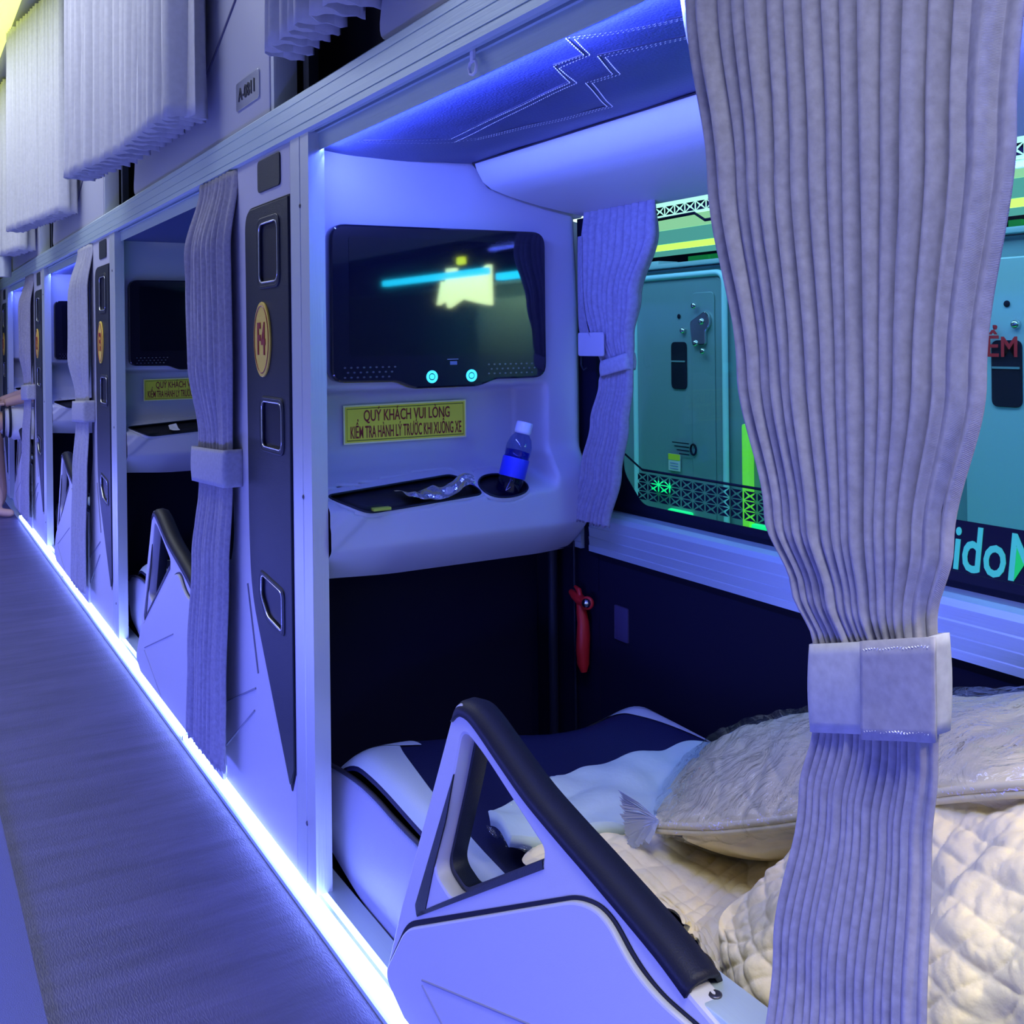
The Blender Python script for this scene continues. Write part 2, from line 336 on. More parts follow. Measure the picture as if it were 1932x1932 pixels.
# printed lattice along the lower and upper edges of the glass
def lattice(y0, y1, z0, z1, step, name, nz=3):
    vs_ = []; fs = []; x = .6578
    ny = int((y1-y0)/step)
    hz = (z1-z0)/nz
    def tri(a, b, c):
        i = len(vs_); vs_.extend([(x, *a), (x, *b), (x, *c)]); fs.append((i, i+1, i+2))
    for i in range(ny):
        for j in range(nz):
            cy = y0+(i+.5)*step; cz = z0+(j+.5)*hz; a, b = step/2, hz/2; g = .11
            for (p, q) in (((-1,-1),(1,-1)), ((1,-1),(1,1)), ((1,1),(-1,1)), ((-1,1),(-1,-1))):
                m_ = ((p[0]+q[0])/2, (p[1]+q[1])/2)
                P0 = (cy + a*(p[0]*(1-2*g)+m_[0]*g*.9), cz + b*(p[1]*(1-2*g)+m_[1]*g*.9)); P1 = (cy + a*(q[0]*(1-2*g)+m_[0]*g*.9), cz + b*(q[1]*(1-2*g)+m_[1]*g*.9))
                C = (cy + a*m_[0]*g*1.6, cz + b*m_[1]*g*1.6)
                if (p[1] == q[1]): tri(P0, P1, C)
                else: tri(P0, P1, (cy+a*m_[0]*.28, cz))
    return mesh(name, vs_, fs, M['blackfilm'], gw)
lattice(1.03, 1.705, .622, .677, .034, 'printed_lattice')
lattice(.2, 1.66, 1.188, 1.207, .030, 'printed_lattice', 1)
tube('printed_line', [(.658, 1.03, .683), (.658, 1.66, .683), (.658, 1.722, .712)], .0025, M['blackfilm'], gw, 4)
tube('printed_line', [(.658, 1.72, 1.181), (.658, 1.493, 1.184), (.658, 1.464, 1.168), (.658, 1.30, 1.168)], .003, M['blackfilm'], gw, 4)
# window blind head between panel and glass
struct(bx('trim_9', .63, .656, -1.2, 1.785, 1.217, 1.27, mat('blue_blind_box', (.10,.14,.40), .5)))
# ------------------------------------------------------------------ light strips along the aisle floor
for i, (a, b) in enumerate(((-1.0, 2.700), (2.735, 4.86), (4.90, 6.70), (6.76, 8.1))):
    lab = ['lit white floor light strip segment nearest the camera, running past the open cabin', 'lit floor light strip segment in front of the second cabin and its curtain', 'lit floor light strip segment furthest along the aisle, ending by the foot', 'lit floor light strip segment hidden beyond the foot'][i]
    if i == 3: continue
    t = thing('led_strip', lab, 'light', (-.004, (a+b)/2, -.066), 'floor light strips')
    bx('diffuser', -.0145, .0105, a, b, -.0655, -.0530, M['led'], t, .003)
    bx('end_cap', -.0155, .0115, b, b+.006, -.0655, -.0550, M['alu'], t, .001)
# ------------------------------------------------------------------ posts
def post(y, label):
    t = thing('aluminium_post', label, 'post', (.012, y-.05, -.036), 'posts between the cabins')
    s = [(-.004,y-.103),(-.004,y-.060),(-.0015,y-.0585),(-.0015,y-.0565),(-.004,y-.055),(-.004,y-.006),(.004,y),(.026,y),(.026,y-.103)]
    vs_ = [(a, b, z) for z in (-.036, 1.325) for a, b in s]; n = len(s)
    mesh('profile', vs_, [(i, (i+1) % n, n+(i+1) % n, n+i) for i in range(n)]+[tuple(range(n))[::-1], tuple(range(n, 2*n))], M['alu'], t)
    for z in (.075, .668, 1.196): screw(t, -.0035, y-.0575, z)
    return t
post(1.862, 'silver aluminium post right of the nearest oval badge, at the open cabin')
post(1.862+PER, 'silver aluminium post beside the second oval badge, left of the dark cabin')
post(1.862+2*PER, 'silver aluminium post third from the camera, left of a blue-lit cabin')
post(1.862+3*PER, 'silver aluminium post furthest down the aisle, beside the bent leg')
# ------------------------------------------------------------------ partition panels with storage pockets
def rrect(y0, y1, z0, z1, r): return fillet([(y0,z0),(y1,z0),(y1,z1),(y0,z1)], r)
def partition(label):
    t = thing('partition_panel', label, 'panel', (.01, 2.1, -.045), 'grey panels with pockets between cabins')
    body = fillet([(1.864,-.040),(2.345,-.040),(2.345,.375),(2.262,.515),(2.288,1.0),(2.292,1.324),(1.864,1.324)], [0,0,.02,.04,.1,.0,0])
    p1 = rrect(1.925,2.040,1.068,1.185,.02); p2 = rrect(1.912,2.034,.742,.832,.018)
    p3 = fillet([(1.924,.392),(1.985,.392),(2.050,.430),(2.050,.485),(1.924,.485)], .014)
    p3 = fillet([(1.922,.395),(2.010,.405),(2.052,.440),(2.048,.482),(1.922,.470)], .014)
    shape('body', [body, p1, p2, p3], 'YZ', .006, .016, M['grey'], t, .003)
    inlay = fillet([(1.868,1.222),(2.140,1.222),(2.134,.56),(2.122,.43),(1.890,.110),(1.868,.150)], [.0,.045,.2,.1,.01,0])
    shape('dark_inlay', [inlay, p1, p2, p3], 'YZ', -.0035, .006, M['dark'], t, .0015)['label'] = 'charcoal textured inlay'
    gr = fillet([(1.866,1.226),(2.146,1.226),(2.140,.56),(2.128,.428),(1.888,.098),(1.866,.140)], [.0,.047,.2,.1,.01,0])
    shape('inlay_groove', [gr], 'YZ', -.0022, .0012, M['blackfilm'], t)
    bk = bx('pocket_back', .03, .034, 1.88, 2.10, .36, 1.22, M['pit'], t)
    for lp in (p1, p2, p3):
        c = Vector((sum(p[0] for p in lp)/len(lp), sum(p[1] for p in lp)/len(lp)))
        big = [tuple(c+(Vector(p)-c)*1.10+(Vector(p)-c).normalized()*.008) for p in lp]; small = [tuple(c+(Vector(p)-c)*.90) for p in lp]
        shape('pocket_rim', [big, lp], 'YZ', -.006, .006, M['dark'], t, .002)
        z = M['chrome']
        tube('pocket_trim', [(-.0075, q[0], q[1]) for q in lp], .0020, z, t, 6, closed=True); tube('pocket_trim', [(-.0085, *(Vector(q)+(Vector(q)-c).normalized()*.009)) for q in lp], .0011, M['dark'], t, 5, closed=True)
    shape('air_vent', [rrect(1.916,2.055,1.250,1.314,.012)], 'YZ', -.003, .004, M['dark'], t, .001)
    # moulded grooves of the body
    for a, b in (((2.093,.269),(2.16,.441)), ((2.355,.137),(2.112,.233)), ((2.359,.04),(2.121,.184))):
        tube('moulded_groove', [(-.0028, min(a[0],2.34), a[1]), (-.0028, min(b[0],2.34), b[1])], .0022, mat('groove_shadow_gap', (.22,.22,.30), .6), t, 6) if a == (2.093,.269) or True else None
    return t
part1 = partition('grey cabin panel with dark pocket strip and gold F4 badge, nearest the camera')
def badge(parent, txt, y=2.022, z=.955):
    lp = [(y+.052*math.cos(a), z+.075*math.sin(a)) for a in [2*math.pi*i/40 for i in range(40)]]
    b = shape('number_badge', [lp], 'YZ', -.0085, .004, M['gold'], parent, .001); b['label'] = 'gold oval badge with red characters'
    tube('badge_ring', [(-.0108, y+.045*math.cos(a), z+.067*math.sin(a)) for a in [2*math.pi*i/40 for i in range(40)]], .0011, M['redprint'], b, 4, closed=True)
    text('badge_text', txt, 'AISLE', (-.0112, y, z-.002), .088, M['redprint'], b, sx=.56, bold=.0022)
    return b
part2 = dup(part1, PER, 'grey cabin panel with dark pocket strip and gold badge, second from the camera')
part3 = dup(part1, 2*PER, 'grey cabin panel with pocket strip and pale badge, third from the camera')
part4 = dup(part1, 3*PER, 'grey cabin panel with pocket strip, furthest down the aisle')
badge(part1, 'F4')
badge(part2, 'F3', 2.022+PER); badge(part3, 'F2', 2.022+2*PER); badge(part4, 'F1', 2.022+3*PER)
# ------------------------------------------------------------------ side guards (triangular armrest boards) and lower skirts
def guard(label):
    t = thing('bed_side_guard', label, 'bed guard', (.01, 1.05, -.04), 'side guards of the beds')
    outer = fillet([(1.385,-.052),(1.452,.000),(1.205,.505),(1.130,.492),(.742,.325),(.60,.28),(-.1,.28),(-.1,-.052)], [0,.01,.05,.02,.02,.02,0,0], 8)
    outer = fillet([(1.395,-.038),(1.462,-.018),(1.403,.112),(1.294,.324),(1.218,.475),(1.165,.460),(1.039,.411),(.91,.378),(.803,.351),(.755,.332),(.62,.30),(.62,-.038)], [.01,.02,.03,.03,.030,.03,.03,.03,.03,.012,.0,.0], 8)
    holep = fillet([(1.240,.198),(1.290,.212),(1.230,.356),(1.200,.438),(1.150,.424),(1.005,.362),(1.009,.344)], [.014,.022,.03,.022,.03,.01,.008], 8)
    shape('frame', [outer, holep], 'YZ', .012, .030, M['grey'], t, .005)
    shape('frame_lining', [[tuple(Vector(p)) for p in holep], [tuple(Vector((1.155,.34))+(Vector(p)-Vector((1.155,.34)))*.93) for p in holep]], 'YZ', .030, .024, M['dark'], t, .001)
    # dark recess running along the left and lower edge of the triangular opening
    shape('recess', [fillet([(1.225,.372),(1.350,.138),(1.345,.123),(1.320,.139),(1.287,.222),(1.250,.300)], .004)], 'YZ', -.0036, .002, M['dark'], t)
    shape('recess', [[(1.345,.123),(1.334,.136),(1.007,.349),(1.005,.339)]], 'YZ', -.0036, .002, M['dark'], t)
    # padded rubber armrest over the sloping edge
    cl = [(1.232,.440),(1.216,.458),(1.190,.464),(1.160,.458),(1.10,.434),(1.039,.411),(.97,.393),(.91,.379),(.803,.352),(.752,.334)]
    prof = [(-.001,-.005),(.001,.004),(.008,.009),(.020,.010),(.030,.006),(.035,-.003),(.037,-.014)]
    rows = []
    pts = crline([Vector((0,a,b)) for a, b in cl], 40)
    for i, p in enumerate(pts):
        a = pts[max(i-1,0)]; b = pts[min(i+1,len(pts)-1)]; tg = (b-a).normalized(); nn = Vector((1,0,0)).cross(tg); nn = -nn if nn.z < 0 and i > 6 else nn
        if i <= 6 and nn.y < 0: nn = -nn
        s = min(1, i/5+.15); rows.append([Vector((x, p.y, p.z)) + nn*(h*s - .004) for x, h in prof])
    o = grid('rubber_pad', rows, M['rubber'], t); o['label'] = 'black rubber pad on the sloping edge'
    md = o.modifiers.new('s', 'SOLIDIFY'); md.thickness = .006; md.offset = -1
    # big smooth lower board
    low = fillet([(1.380,-.040),(1.451,-.012),(1.372,.095),(.930,.340),(.880,.350),(.832,.318),(.79,.308),(.475,.305),(.475,-.040)], [.0,.03,.03,.05,.03,.03,.02,.0,.0], 8)
    shape('lower_board', [low], 'YZ', -.006, .010, M['grey'], t, .003)
    gl = [tuple(Vector((.93,.10))+(Vector(p)-Vector((.93,.10)))*1.012) for p in low]
    shape('board_gap', [fillet([(1.384,-.040),(1.457,-.012),(1.377,.101),(.930,.345),(.875,.355),(.826,.323),(.79,.312),(.50,.308),(.50,-.040)], [.0,.03,.03,.05,.03,.03,.02,.0,.0], 8)], 'YZ', -.0035, .002, M['blackfilm'], t)
    gm = mat('moulded_groove_grey', (.26,.26,.34), .6)
    for a, b in (((1.315,.050),(.943,.179)), ((1.315,.043),(1.10,-.03))):
        tube('moulded_groove', [(-.0108, *a), (-.0108, *b)], .0018, gm, t, 6)
    cp = bx('top_rail', .002, .050, .47, .785, .310, .328, M['alu_rail'], t, .002); screw(cp, .02, .742, .3282, 'Z', .007)
    return t
g1 = guard('grey triangular bed guard with black rubber pad beside the open cabin bed')
g2 = dup(g1, PER, 'grey triangular bed guard of the dark second cabin, left of its tied curtain')
g3 = dup(g1, 2*PER, 'small grey bed guard of the third cabin, left of its tied curtain')
g4 = dup(g1, 3*PER, 'small grey bed guard of the furthest cabin, beyond the last tied curtain')

# ------------------------------------------------------------------ bulkheads
def sm(a, b, x): t = max(0, min(1, (x-a)/(b-a))); return t*t*(3-2*t)
def bulk_y(x, z):
    y = 1.80 + .012*sm(.35,.62,x)*sm(1.0,1.25,z)
    y += .05*sm(.585,.63,x)**2
    inn = sm(-.06,-.02,x)*(1-sm(.500,.522,x))*(1-sm(.846,.862,z))
    tz = 1.0 if z > .705 else sm(.640,.705,z)
    y += inn*.100*(tz if z > .64 else 0)
    # shelf front and lower edge
    bul = -.048*(1-sm(.655,.74,z))
    y += bul*(1-sm(.50,.62,x)*.35)
    if z < .575: y += .10*((.575-z)/.08)**1.4*.9
    if z < .575: pass
    # faceted strip at lower left
    d = (z-.55) - (x-.0)*.85*1.0
    s = sm(-.010,0,d)*(1-sm(.035,.045,d))*(1-sm(.10,.16,x)); y -= .004*s
    return y
TRAY = fillet([(.030,.668),(.320,.682),(.345,.650),(.100,.636)], [.02,.02,.015,.02])
CUP = [(.398+.052*math.cos(a), .6585+.0185*math.sin(a)) for a in [2*math.pi*i/36 for i in range(36)]]
def inpoly(lp, x, z, sc):
    cx_ = sum(p[0] for p in lp)/len(lp); cz_ = sum(p[1] for p in lp)/len(lp); x = cx_+(x-cx_)/sc; z = cz_+(z-cz_)/(1+(sc-1)*7.5); c = False
    for (a, b), (d, e) in zip(lp, lp[1:]+lp[:1]):
        if (b > z) != (e > z) and x < (d-a)*(z-b)/(e-b)+a: c = not c
    return c
def bulkhead(label):
    t = thing('bulkhead', label, 'panel', (.31, 1.80, .50), 'bulkheads with screens')
    nx, nz = 110, 150; rows = []
    for j in range(nz+1):
        r = []
        for i in range(nx+1):
            x = .0268 + (.652-.0268)*i/nx
            # upper outline follows the window head panel
            top = 1.306 if x < .345 else (1.306-(x-.345)*1.30 if x < .385 else 1.252-(x-.385)*.19)
            bot = .500 + .012*sm(.2,0,x) + (.055*sm(.585,.652,x))
            f = j/nz; z = bot + (top-bot)*f
            pit = .04 if (inpoly(TRAY, x, z, 1.035) or inpoly(CUP, x, z, 1.05)) else 0
            r.append(Vector((x, bulk_y(x, z)+pit, z)))
        rows.append(r)
    o = grid('moulded_face', rows, M['grey'], t)
    bx('back_board', .012, .66, 1.93, 1.95, .60, 1.31, M['navy'], t)
    bx('under_board', .012, .64, 1.84, 1.95, .503, .512, M['navy'], t)
    # tray recess
    tl = TRAY
    def drape(lp, d, name, m, parent, rim=0.0):
        c = Vector((sum(p[0] for p in lp)/len(lp), sum(p[1] for p in lp)/len(lp))); rows = []
        for k in range(8):
            f = min(1, k/6); dd = -d if k == 7 else .022; rows.append([Vector((q.x, bulk_y(q.x, q.y)+dd, q.y)) for q in [c+(Vector(p)-c)*f for p in lp]])
        return grid(name, rows, m, parent, close=True)
    def flange(lp, sc):
        c = Vector((sum(p[0] for p in lp)/len(lp), sum(p[1] for p in lp)/len(lp))); rows = []
        for k in range(4):
            rows.append([Vector((q.x, bulk_y(q.x, q.y)-(.0014 if k < 3 else -.002), q.y)) for q in [Vector((c.x+(p[0]-c.x)*(1+(sc-1)*k/3), c.y+(p[1]-c.y)*(1+(sc-1)*7*k/3))) for p in lp]])
        return grid('tray_flange', rows, M['grey'], t, close=True)
    flange(TRAY, 1.08); flange(CUP, 1.10)
    tr = drape(tl, .0016, 'tray', M['pit'], t); tr['label'] = 'black tray recess'
    tube('tray_rim', [(p[0], bulk_y(*p)-.002, p[1]) for p in tl], .0022, M['dark'], t, 6, closed=True)
    ch = CUP
    drape(ch, .0018, 'cup_holder', M['pit'], t)
    tube('cup_holder_rim', [(p[0], bulk_y(*p)-.002, p[1]) for p in ch], .0022, M['dark'], t, 6, closed=True)
    return t
b1 = bulkhead('grey moulded bulkhead at the foot of the open cabin, holding screen and tray')
b2 = dup(b1, PER, 'grey moulded bulkhead inside the dark second cabin')
b3 = dup(b1, 2*PER, 'grey moulded bulkhead of the blue-lit third cabin')
b4 = dup(b1, 3*PER, 'grey moulded bulkhead of the blue-lit furthest cabin')
# ------------------------------------------------------------------ screens
def monitor(label, on=True):
    t = thing('monitor', label, 'screen', (.272, 1.80, .862), 'entertainment screens')
    out = fillet([(.041,.874),(.170,.872),(.205,.858),(.345,.858),(.385,.871),(.504,.871),(.504,1.168),(.041,1.164)], [.025,.01,.01,.01,.01,.03,.03,.03])
    shape('bezel', [out], 'XZ', 1.788, .030, M['black_gloss'], t, .004)
    shape('screen', [fillet([(.076,.924),(.470,.924),(.470,1.142),(.076,1.142)], .006)], 'XZ', 1.7725, .001, M['screen'], t)
    for s in (0, 1):                                    # speaker holes
        vs_ = []; fs = []
        for i in range(9):
            for j in range(3):
                x = (.066+i*.0125 + (j % 2)*.006) if s == 0 else (.368+i*.0125+(j % 2)*.006); z = .883+j*.009
                if s == 0 and x > .165-j*-.006: continue
                if s == 1 and x > .49: continue
                b = len(vs_); vs_ += [(x+.0026*math.cos(a), 1.7722, z+.0018*math.sin(a)) for a in [2*math.pi*k/8 for k in range(8)]]; fs.append(tuple(range(b, b+8)))
        mesh('speaker_grille', vs_, fs, mat('grille_grey', (.12,.12,.2), .3, .8), t)
    for x in (.243, .329):
        r = 'lit' if on else 'off'
        ring = tube('button', [(x+.0095*math.cos(a), 1.7725, .880+.0095*math.sin(a)) for a in [2*math.pi*k/20 for k in range(20)]], .0028, M['cyan'] if on else M['dark'], t, 6, closed=True)
        lathe('button_cap', [(0,.002),(.005,.002),(.005,0)], (x, 1.7735, .880), (0,-1,0), M['cyan'] if on else M['dark'], ring, 12)
    bx('maker_mark', .276, .300, 1.772, 1.7726, .912, .9135, mat('mark_grey', (.25,.3,.4), .4), t)
    bx('maker_mark', .282, .297, 1.772, 1.7726, .902, .909, mat('mark_grey2', (.15,.2,.3), .4), t)
    return t
m1 = monitor('glossy black screen with two lit round buttons in the open cabin')
m2 = dup(m1, PER, 'dark switched-off screen inside the second cabin')
for c in children(m2):
    if c.name.startswith('button'):
        c.data = c.data.copy(); c.data.materials[0] = M['dark']
        for d in children(c): d.data = d.data.copy(); d.data.materials[0] = M['dark']
m3 = dup(m2, PER, 'dark screen edge inside the blue-lit third cabin')
# ------------------------------------------------------------------ warning stickers
def sign(label):
    y0 = bulk_y(.2, .79)-.006
    t = thing('warning_sticker', label, 'sign', (.23, y0, .750), 'yellow stickers')
    lp = [(.094,.750),(.3645,.750),(.3645,.828),(.094,.826)]
    shape('backing', [lp], 'XZ', y0, .002, mat('pale_yellow_edge', (.95,.93,.45), .5), t)
    lp2 = [(.097,.753),(.3615,.753),(.3615,.825),(.097,.823)]
    shape('yellow_field', [lp2], 'XZ', y0-.0012, .0006, M['yellow'], t)
    tube('printed_frame', [(a, y0-.0016, b) for a, b in ((.101,.757),(.3575,.757),(.3575,.821),(.101,.819))], .0008, M['yellowd'], t, 4, closed=True)
    text('lettering', 'QUÝ KHÁCH VUI LÒNG', 'XZ', (.231, y0-.0022, .8035), .0315, M['redprint'], t, sx=.56, bold=.0003, ext=.0003)
    text('lettering', 'KIỂM TRA HÀNH LÝ TRƯỚC KHI XUỐNG XE', 'XZ', (.230, y0-.0022, .7715), .0335, M['redprint'], t, sx=.365, bold=.0003, ext=.0003)
    return t
s1 = sign('yellow sticker with red lettering above the tray in the open cabin')
s1.location.x += .016; s1.location.z -= .002
s2 = dup(s1, PER, 'yellow sticker with red lettering in the dark second cabin, half behind its curtain')
# ------------------------------------------------------------------ open cabin ceiling
ck = thing('ceiling_pad', 'blue grained leather ceiling with white zigzag stitching over the open cabin', 'ceiling panel', (.22, .5, 1.30))
rows = []
for i in range(121):
    y = -.6 + 2.40*i/120
    rows.append([Vector((x, y, 1.300 - .006*math.sin(math.pi*(x-.02)/.335) + .0025*noise.noise(Vector((x*14, y*7, 0))))) for x in [.0212+.3318*k/24 for k in range(25)]])
grid('leather', rows, M['ceil'], ck)
def cpt(cx, cy):                                     # points on the ceiling plane
    px, py = 560+cx/2.415, cy/2.415; r = ray(px, py); t_ = (1.2945-CAM.z)/r.z; return CAM + r*t_
l1 = [(1900,48),(1690,95),(1225,185),(1310,255),(1170,305),(1245,370),(700,625),(270,650)]
l1b = [(1900,55),(1690,102),(1265,187),(1337,252),(1195,312),(1277,370),(715,641),(275,655)]
l2 = [(1900,133),(1685,180),(1370,255),(1440,330),(1315,370),(1415,485),(820,622),(720,626)]
l2b = [(1900,140),(1685,187),(1405,258),(1475,330),(1345,370),(1440,487),(820,630),(730,636)]
vs_, fs = [], []
for ln in (l1, l1b, l2, l2b):
    pts = [cpt(*q) for q in ln]
    for a, b in zip(pts, pts[1:]):
        L = (b-a).length; n = max(1, int(L/.0065)); d = (b-a)/n; s = d.normalized().cross(Vector((0,0,1)))*.0007
        for k in range(n):
            p = a+d*(k+.15); q = a+d*(k+.80); i = len(vs_)
            for e in (p, q):
                zz = 1.300 - .006*math.sin(math.pi*(e.x-.02)/.335) - .0012 + .0025*noise.noise(Vector((e.x*14, e.y*7, 0)))
                e.z = zz
            p.z -= .0006; q.z -= .0006; m_ = (p+q)/2; m_.z -= .0010
            vs_ += [p-s, p+s, m_+s, m_-s, q+s, q-s]; fs += [(i, i+1, i+2, i+3), (i+3, i+2, i+4, i+5)]
mesh('stitching', vs_, fs, M['stitch'], ck)
for ln in (l1, l2):
    pts = [cpt(*q) for q in ln]; dl = []
    for a, b in zip(pts, pts[1:]):
        for k in range(12):
            e = a.lerp(b, k/12); e.z = 1.300 - .006*math.sin(math.pi*(e.x-.02)/.335) + .0003; dl.append(e)
    tube('seam', dl, .0011, M['darkstitch'], ck, 5)
sl = [Vector((.3465, y, 1.2985)) for y in [-.6+2.39*i/60 for i in range(61)]]
tube('edge_piping', sl, .0022, M['darkstitch'], ck, 6)
for k in (2, 3, 4):
    tag(recenter(bx('ceiling_pad', .0212, .353, 1.82+PER*(k-2), 1.79+PER*(k-1), 1.296, 1.31, M['ceil'])), ['', '', 'dark leather ceiling of the unlit second cabin', 'leather ceiling of the blue-lit third cabin', 'leather ceiling of the blue-lit furthest cabin'][k], 'ceiling panel')
# blue LED lines hidden behind the beam lip
for k, lab in ((0, 'blue light line behind the metal beam of the open cabin'), (2, 'blue light line above the third cabin'), (3, 'blue light line above the furthest cabin')):
    o = bx('cabin_led_line', .0212, .0232, (.15 if k == 0 else 2.4)+(PER*(k-1) if k else 0), 1.785+PER*k, 1.2945, 1.2975, M['ledblue']); tag(recenter(o), lab, 'light', 'blue cabin light lines')
# curtain runner hook
hk = thing('curtain_hook', 'small white plastic runner hook hanging from the track slot', 'hook', (.0075, 1.17, 1.300))
hm = mat('white_nylon', (.75,.78,.9), .4)
bx('stem', .005, .010, 1.168, 1.176, 1.310, 1.345, hm, hk, .001)
tube('loop', [(.0075, 1.172+a, 1.303+b) for a, b in ((-.008,.006),(-.010,.0),(-.007,-.008),(0,-.010),(.007,-.008),(.010,0),(.008,.006),(0,.008))], .0022, hm, hk, 6, closed=True)
# ------------------------------------------------------------------ seat / bed
def seat(label):
    t = thing('reclined_bed_seat', label, 'bed', (.33, 1.0, -.04), 'bed seats')
    def top(x, y):
        u = max(0, min(1, (x-.075)/.50)); e = min(1, (x-.060)/.045) if x < .3 else min(1, (.600-x)/.045)
        e = max(0, e); ed = math.sqrt(max(0, 1-(1-e)**2))
        z = .168 + .032*ed + .045*sm(.40,.60,x)*sm(1.95,1.4,y) + .02*math.exp(-((y-1.66)/.18)**2)
        fe = sm(1.98-.20*sm(.1,.6,x), 1.70-.14*sm(.1,.6,x), y)
        z = .02 + (z-.02)*(fe**.55)
        z += .20*sm(.55, .05, y)
        z -= .018*sm(.10,.24,x)*sm(.60,.48,x)*sm(1.8,1.5,y)
        return z
    rows = [[Vector((x, y, top(x, y))) for x in [.060+.54*k/60 for k in range(61)]] for y in [2.0-1.86*i/140 for i in range(141)]]
    grid('dark_cushion', rows, M['seatdark'], t)['label'] = 'navy leather cushion top'
    # pale borders
    def strip(name, outer, inner, lift, n=60, m=10):
        a = crline([Vector((p[0], p[1], 0)) for p in outer], n); b = crline([Vector((p[0], p[1], 0)) for p in inner], n); rows = []
        for p, q in zip(a, b):
            rows.append([Vector((r.x, r.y, top(r.x, r.y)+lift)) for r in [p.lerp(q, k/m) for k in range(m+1)]])
        o = grid(name, rows, M['white'], t); return o
    strip('pale_border', [(.061,1.95),(.061,1.80),(.061,1.6),(.061,1.4),(.061,1.2),(.061,.9),(.061,.5)], [(.10,1.90),(.155,1.80),(.125,1.66),(.108,1.52),(.100,1.40),(.094,1.33),(.085,1.2)], .0022)['label'] = 'pale leather border'
    o = strip('pale_border', [(.599,1.9),(.599,1.75),(.599,1.6),(.599,1.45),(.599,1.3),(.599,1.0)], [(.45,1.84),(.50,1.71),(.535,1.60),(.548,1.56),(.565,1.48),(.59,1.30)], .0022)
    # rounded corner pieces of the border that reach across the foot
    strip('pale_border', [(.061,1.96),(.09,1.90),(.13,1.83),(.165,1.74),(.172,1.69)], [(.061,1.9),(.08,1.83),(.105,1.76),(.128,1.71),(.171,1.688)], .003, 40, 8)
    strip('pale_border', [(.42,1.74),(.47,1.76),(.53,1.74),(.599,1.70)], [(.421,1.735),(.47,1.68),(.53,1.62),(.599,1.52)], .003, 40, 8)
    # side panel
    outl = crline([Vector((0,a,b)) for a, b in ((1.925,.120),(1.86,.148),(1.73,.166),(1.637,.168),(1.551,.162),(1.40,.158),(1.2,.158),(.9,.158),(.5,.162))], 50)
    low = crline([Vector((0,a,b)) for a, b in ((1.905,.075),(1.885,.0),(1.86,-.010),(1.70,-.040),(1.6,-.044),(1.4,-.044),(1.2,-.044),(.9,-.044),(.5,-.044))], 50)
    rows = []
    for p, q in zip(outl, low):
        rows.append([Vector((.060+.012*math.sin(math.pi*min(1, k/9))**.5*-1*.6, *p.lerp(q, k/9).yz)) for k in range(10)])
    grid('side_panel', rows, M['sideleather'], t)
    bx('under_base', .075, .585, .3, 1.80, -.044, .10, M['navy'], t, .02)
    pl = [Vector((.0585, p.y, p.z+.002)) for p in outl]
    tube('piping', pl, .0042, M['darkstitch'], t, 8)
    vs_, fs = [], []
    for i, (a, b) in enumerate(zip(pl, pl[1:])):
        n = max(1, int((b-a).length/.0055))
        for k in range(n):
            c = a.lerp(b, (k+.3)/n); j = len(vs_); c = c+Vector((-.0005, 0, -.0085))
            vs_ += [c+Vector((0,.0012,.003)), c+Vector((0,-.0012,.003)), c+Vector((0,-.0022,-.003)), c+Vector((0,.0002,-.003))]; fs.append((j, j+1, j+2, j+3))
    mesh('stitching', vs_, fs, M['white'], t)
    return t
bed1 = seat('navy and pale leather bed seat of the open cabin')
bed2 = dup(bed1, PER, 'leather bed seat end inside the dark second cabin')
bed3 = dup(bed1, 2*PER, 'leather bed seat inside the third cabin'); bed4 = dup(bed1, 3*PER, 'leather bed seat inside the furthest cabin')
for k in range(4): struct(bx('wall_footwell_%d' % (k+1), .03, .62, 2.004+PER*k, 2.012+PER*k, -.045, 1.30, M['navy']))
# ------------------------------------------------------------------ pole, hammer
def pole(x, y, r, lab):
    t = thing('support_pole', lab, 'pole', (x, y, -.045)); tube('tube', [(x, y, -.045), (x, y, .515)], r, M['dark'], t, 14)
    lathe('foot_plate', [(0,.004),(.03,.004),(.03,0)], (x, y, -.045), (0,0,1), M['dark'], t, 20); return t
pole(.595, 1.90, .011, 'dark thick upright tube under the bulkhead, left of the red hammer')
pole(.612, 1.84, .003, 'thin dark upright rod behind the red hammer')
hm_ = thing('safety_hammer', 'red window-breaking hammer clipped upright to the dark side wall', 'hammer', (.605, 1.795, .245), None)
h = tube('handle', [(.604, 1.797, .246), (.604, 1.799, .262), (.604, 1.800, .29), (.604, 1.797, .325), (.604, 1.797, .35), (.604, 1.803, .372), (.604, 1.806, .392)], [.007,.013,.0145,.0145,.0125,.011,.009], M['red'], hm_, 14)
tube('head', [(.604, 1.842, .407), (.604, 1.826, .402), (.604, 1.806, .396), (.604, 1.792, .394), (.604, 1.775, .396)], [.006,.010,.012,.010,.012], M['red'], hm_, 14)
tube('cutter_hook', [(.604, 1.806, .400), (.604, 1.812, .416), (.604, 1.826, .421)], [.006,.006,.003], M['red'], hm_, 10)
lathe('steel_tip', [(.0105,0),(.0105,.005),(.006,.010),(0,.013)], (.600, 1.777, .396), (-.8,-.5,.1), M['steel'], hm_, 16)
lathe('tip_collar', [(.014,0),(.014,.006),(.010,.007)], (.603, 1.778, .396), (-.8,-.5,.1), M['red'], hm_, 18)
tag(recenter(bx('wall_plate', .6215, .624, 1.665, 1.71, .335, .405, mat('violet_dark_plate', (.06,.05,.12), .5), None, .003)), 'dark violet rectangular plate on the wall right of the hammer', 'plate')
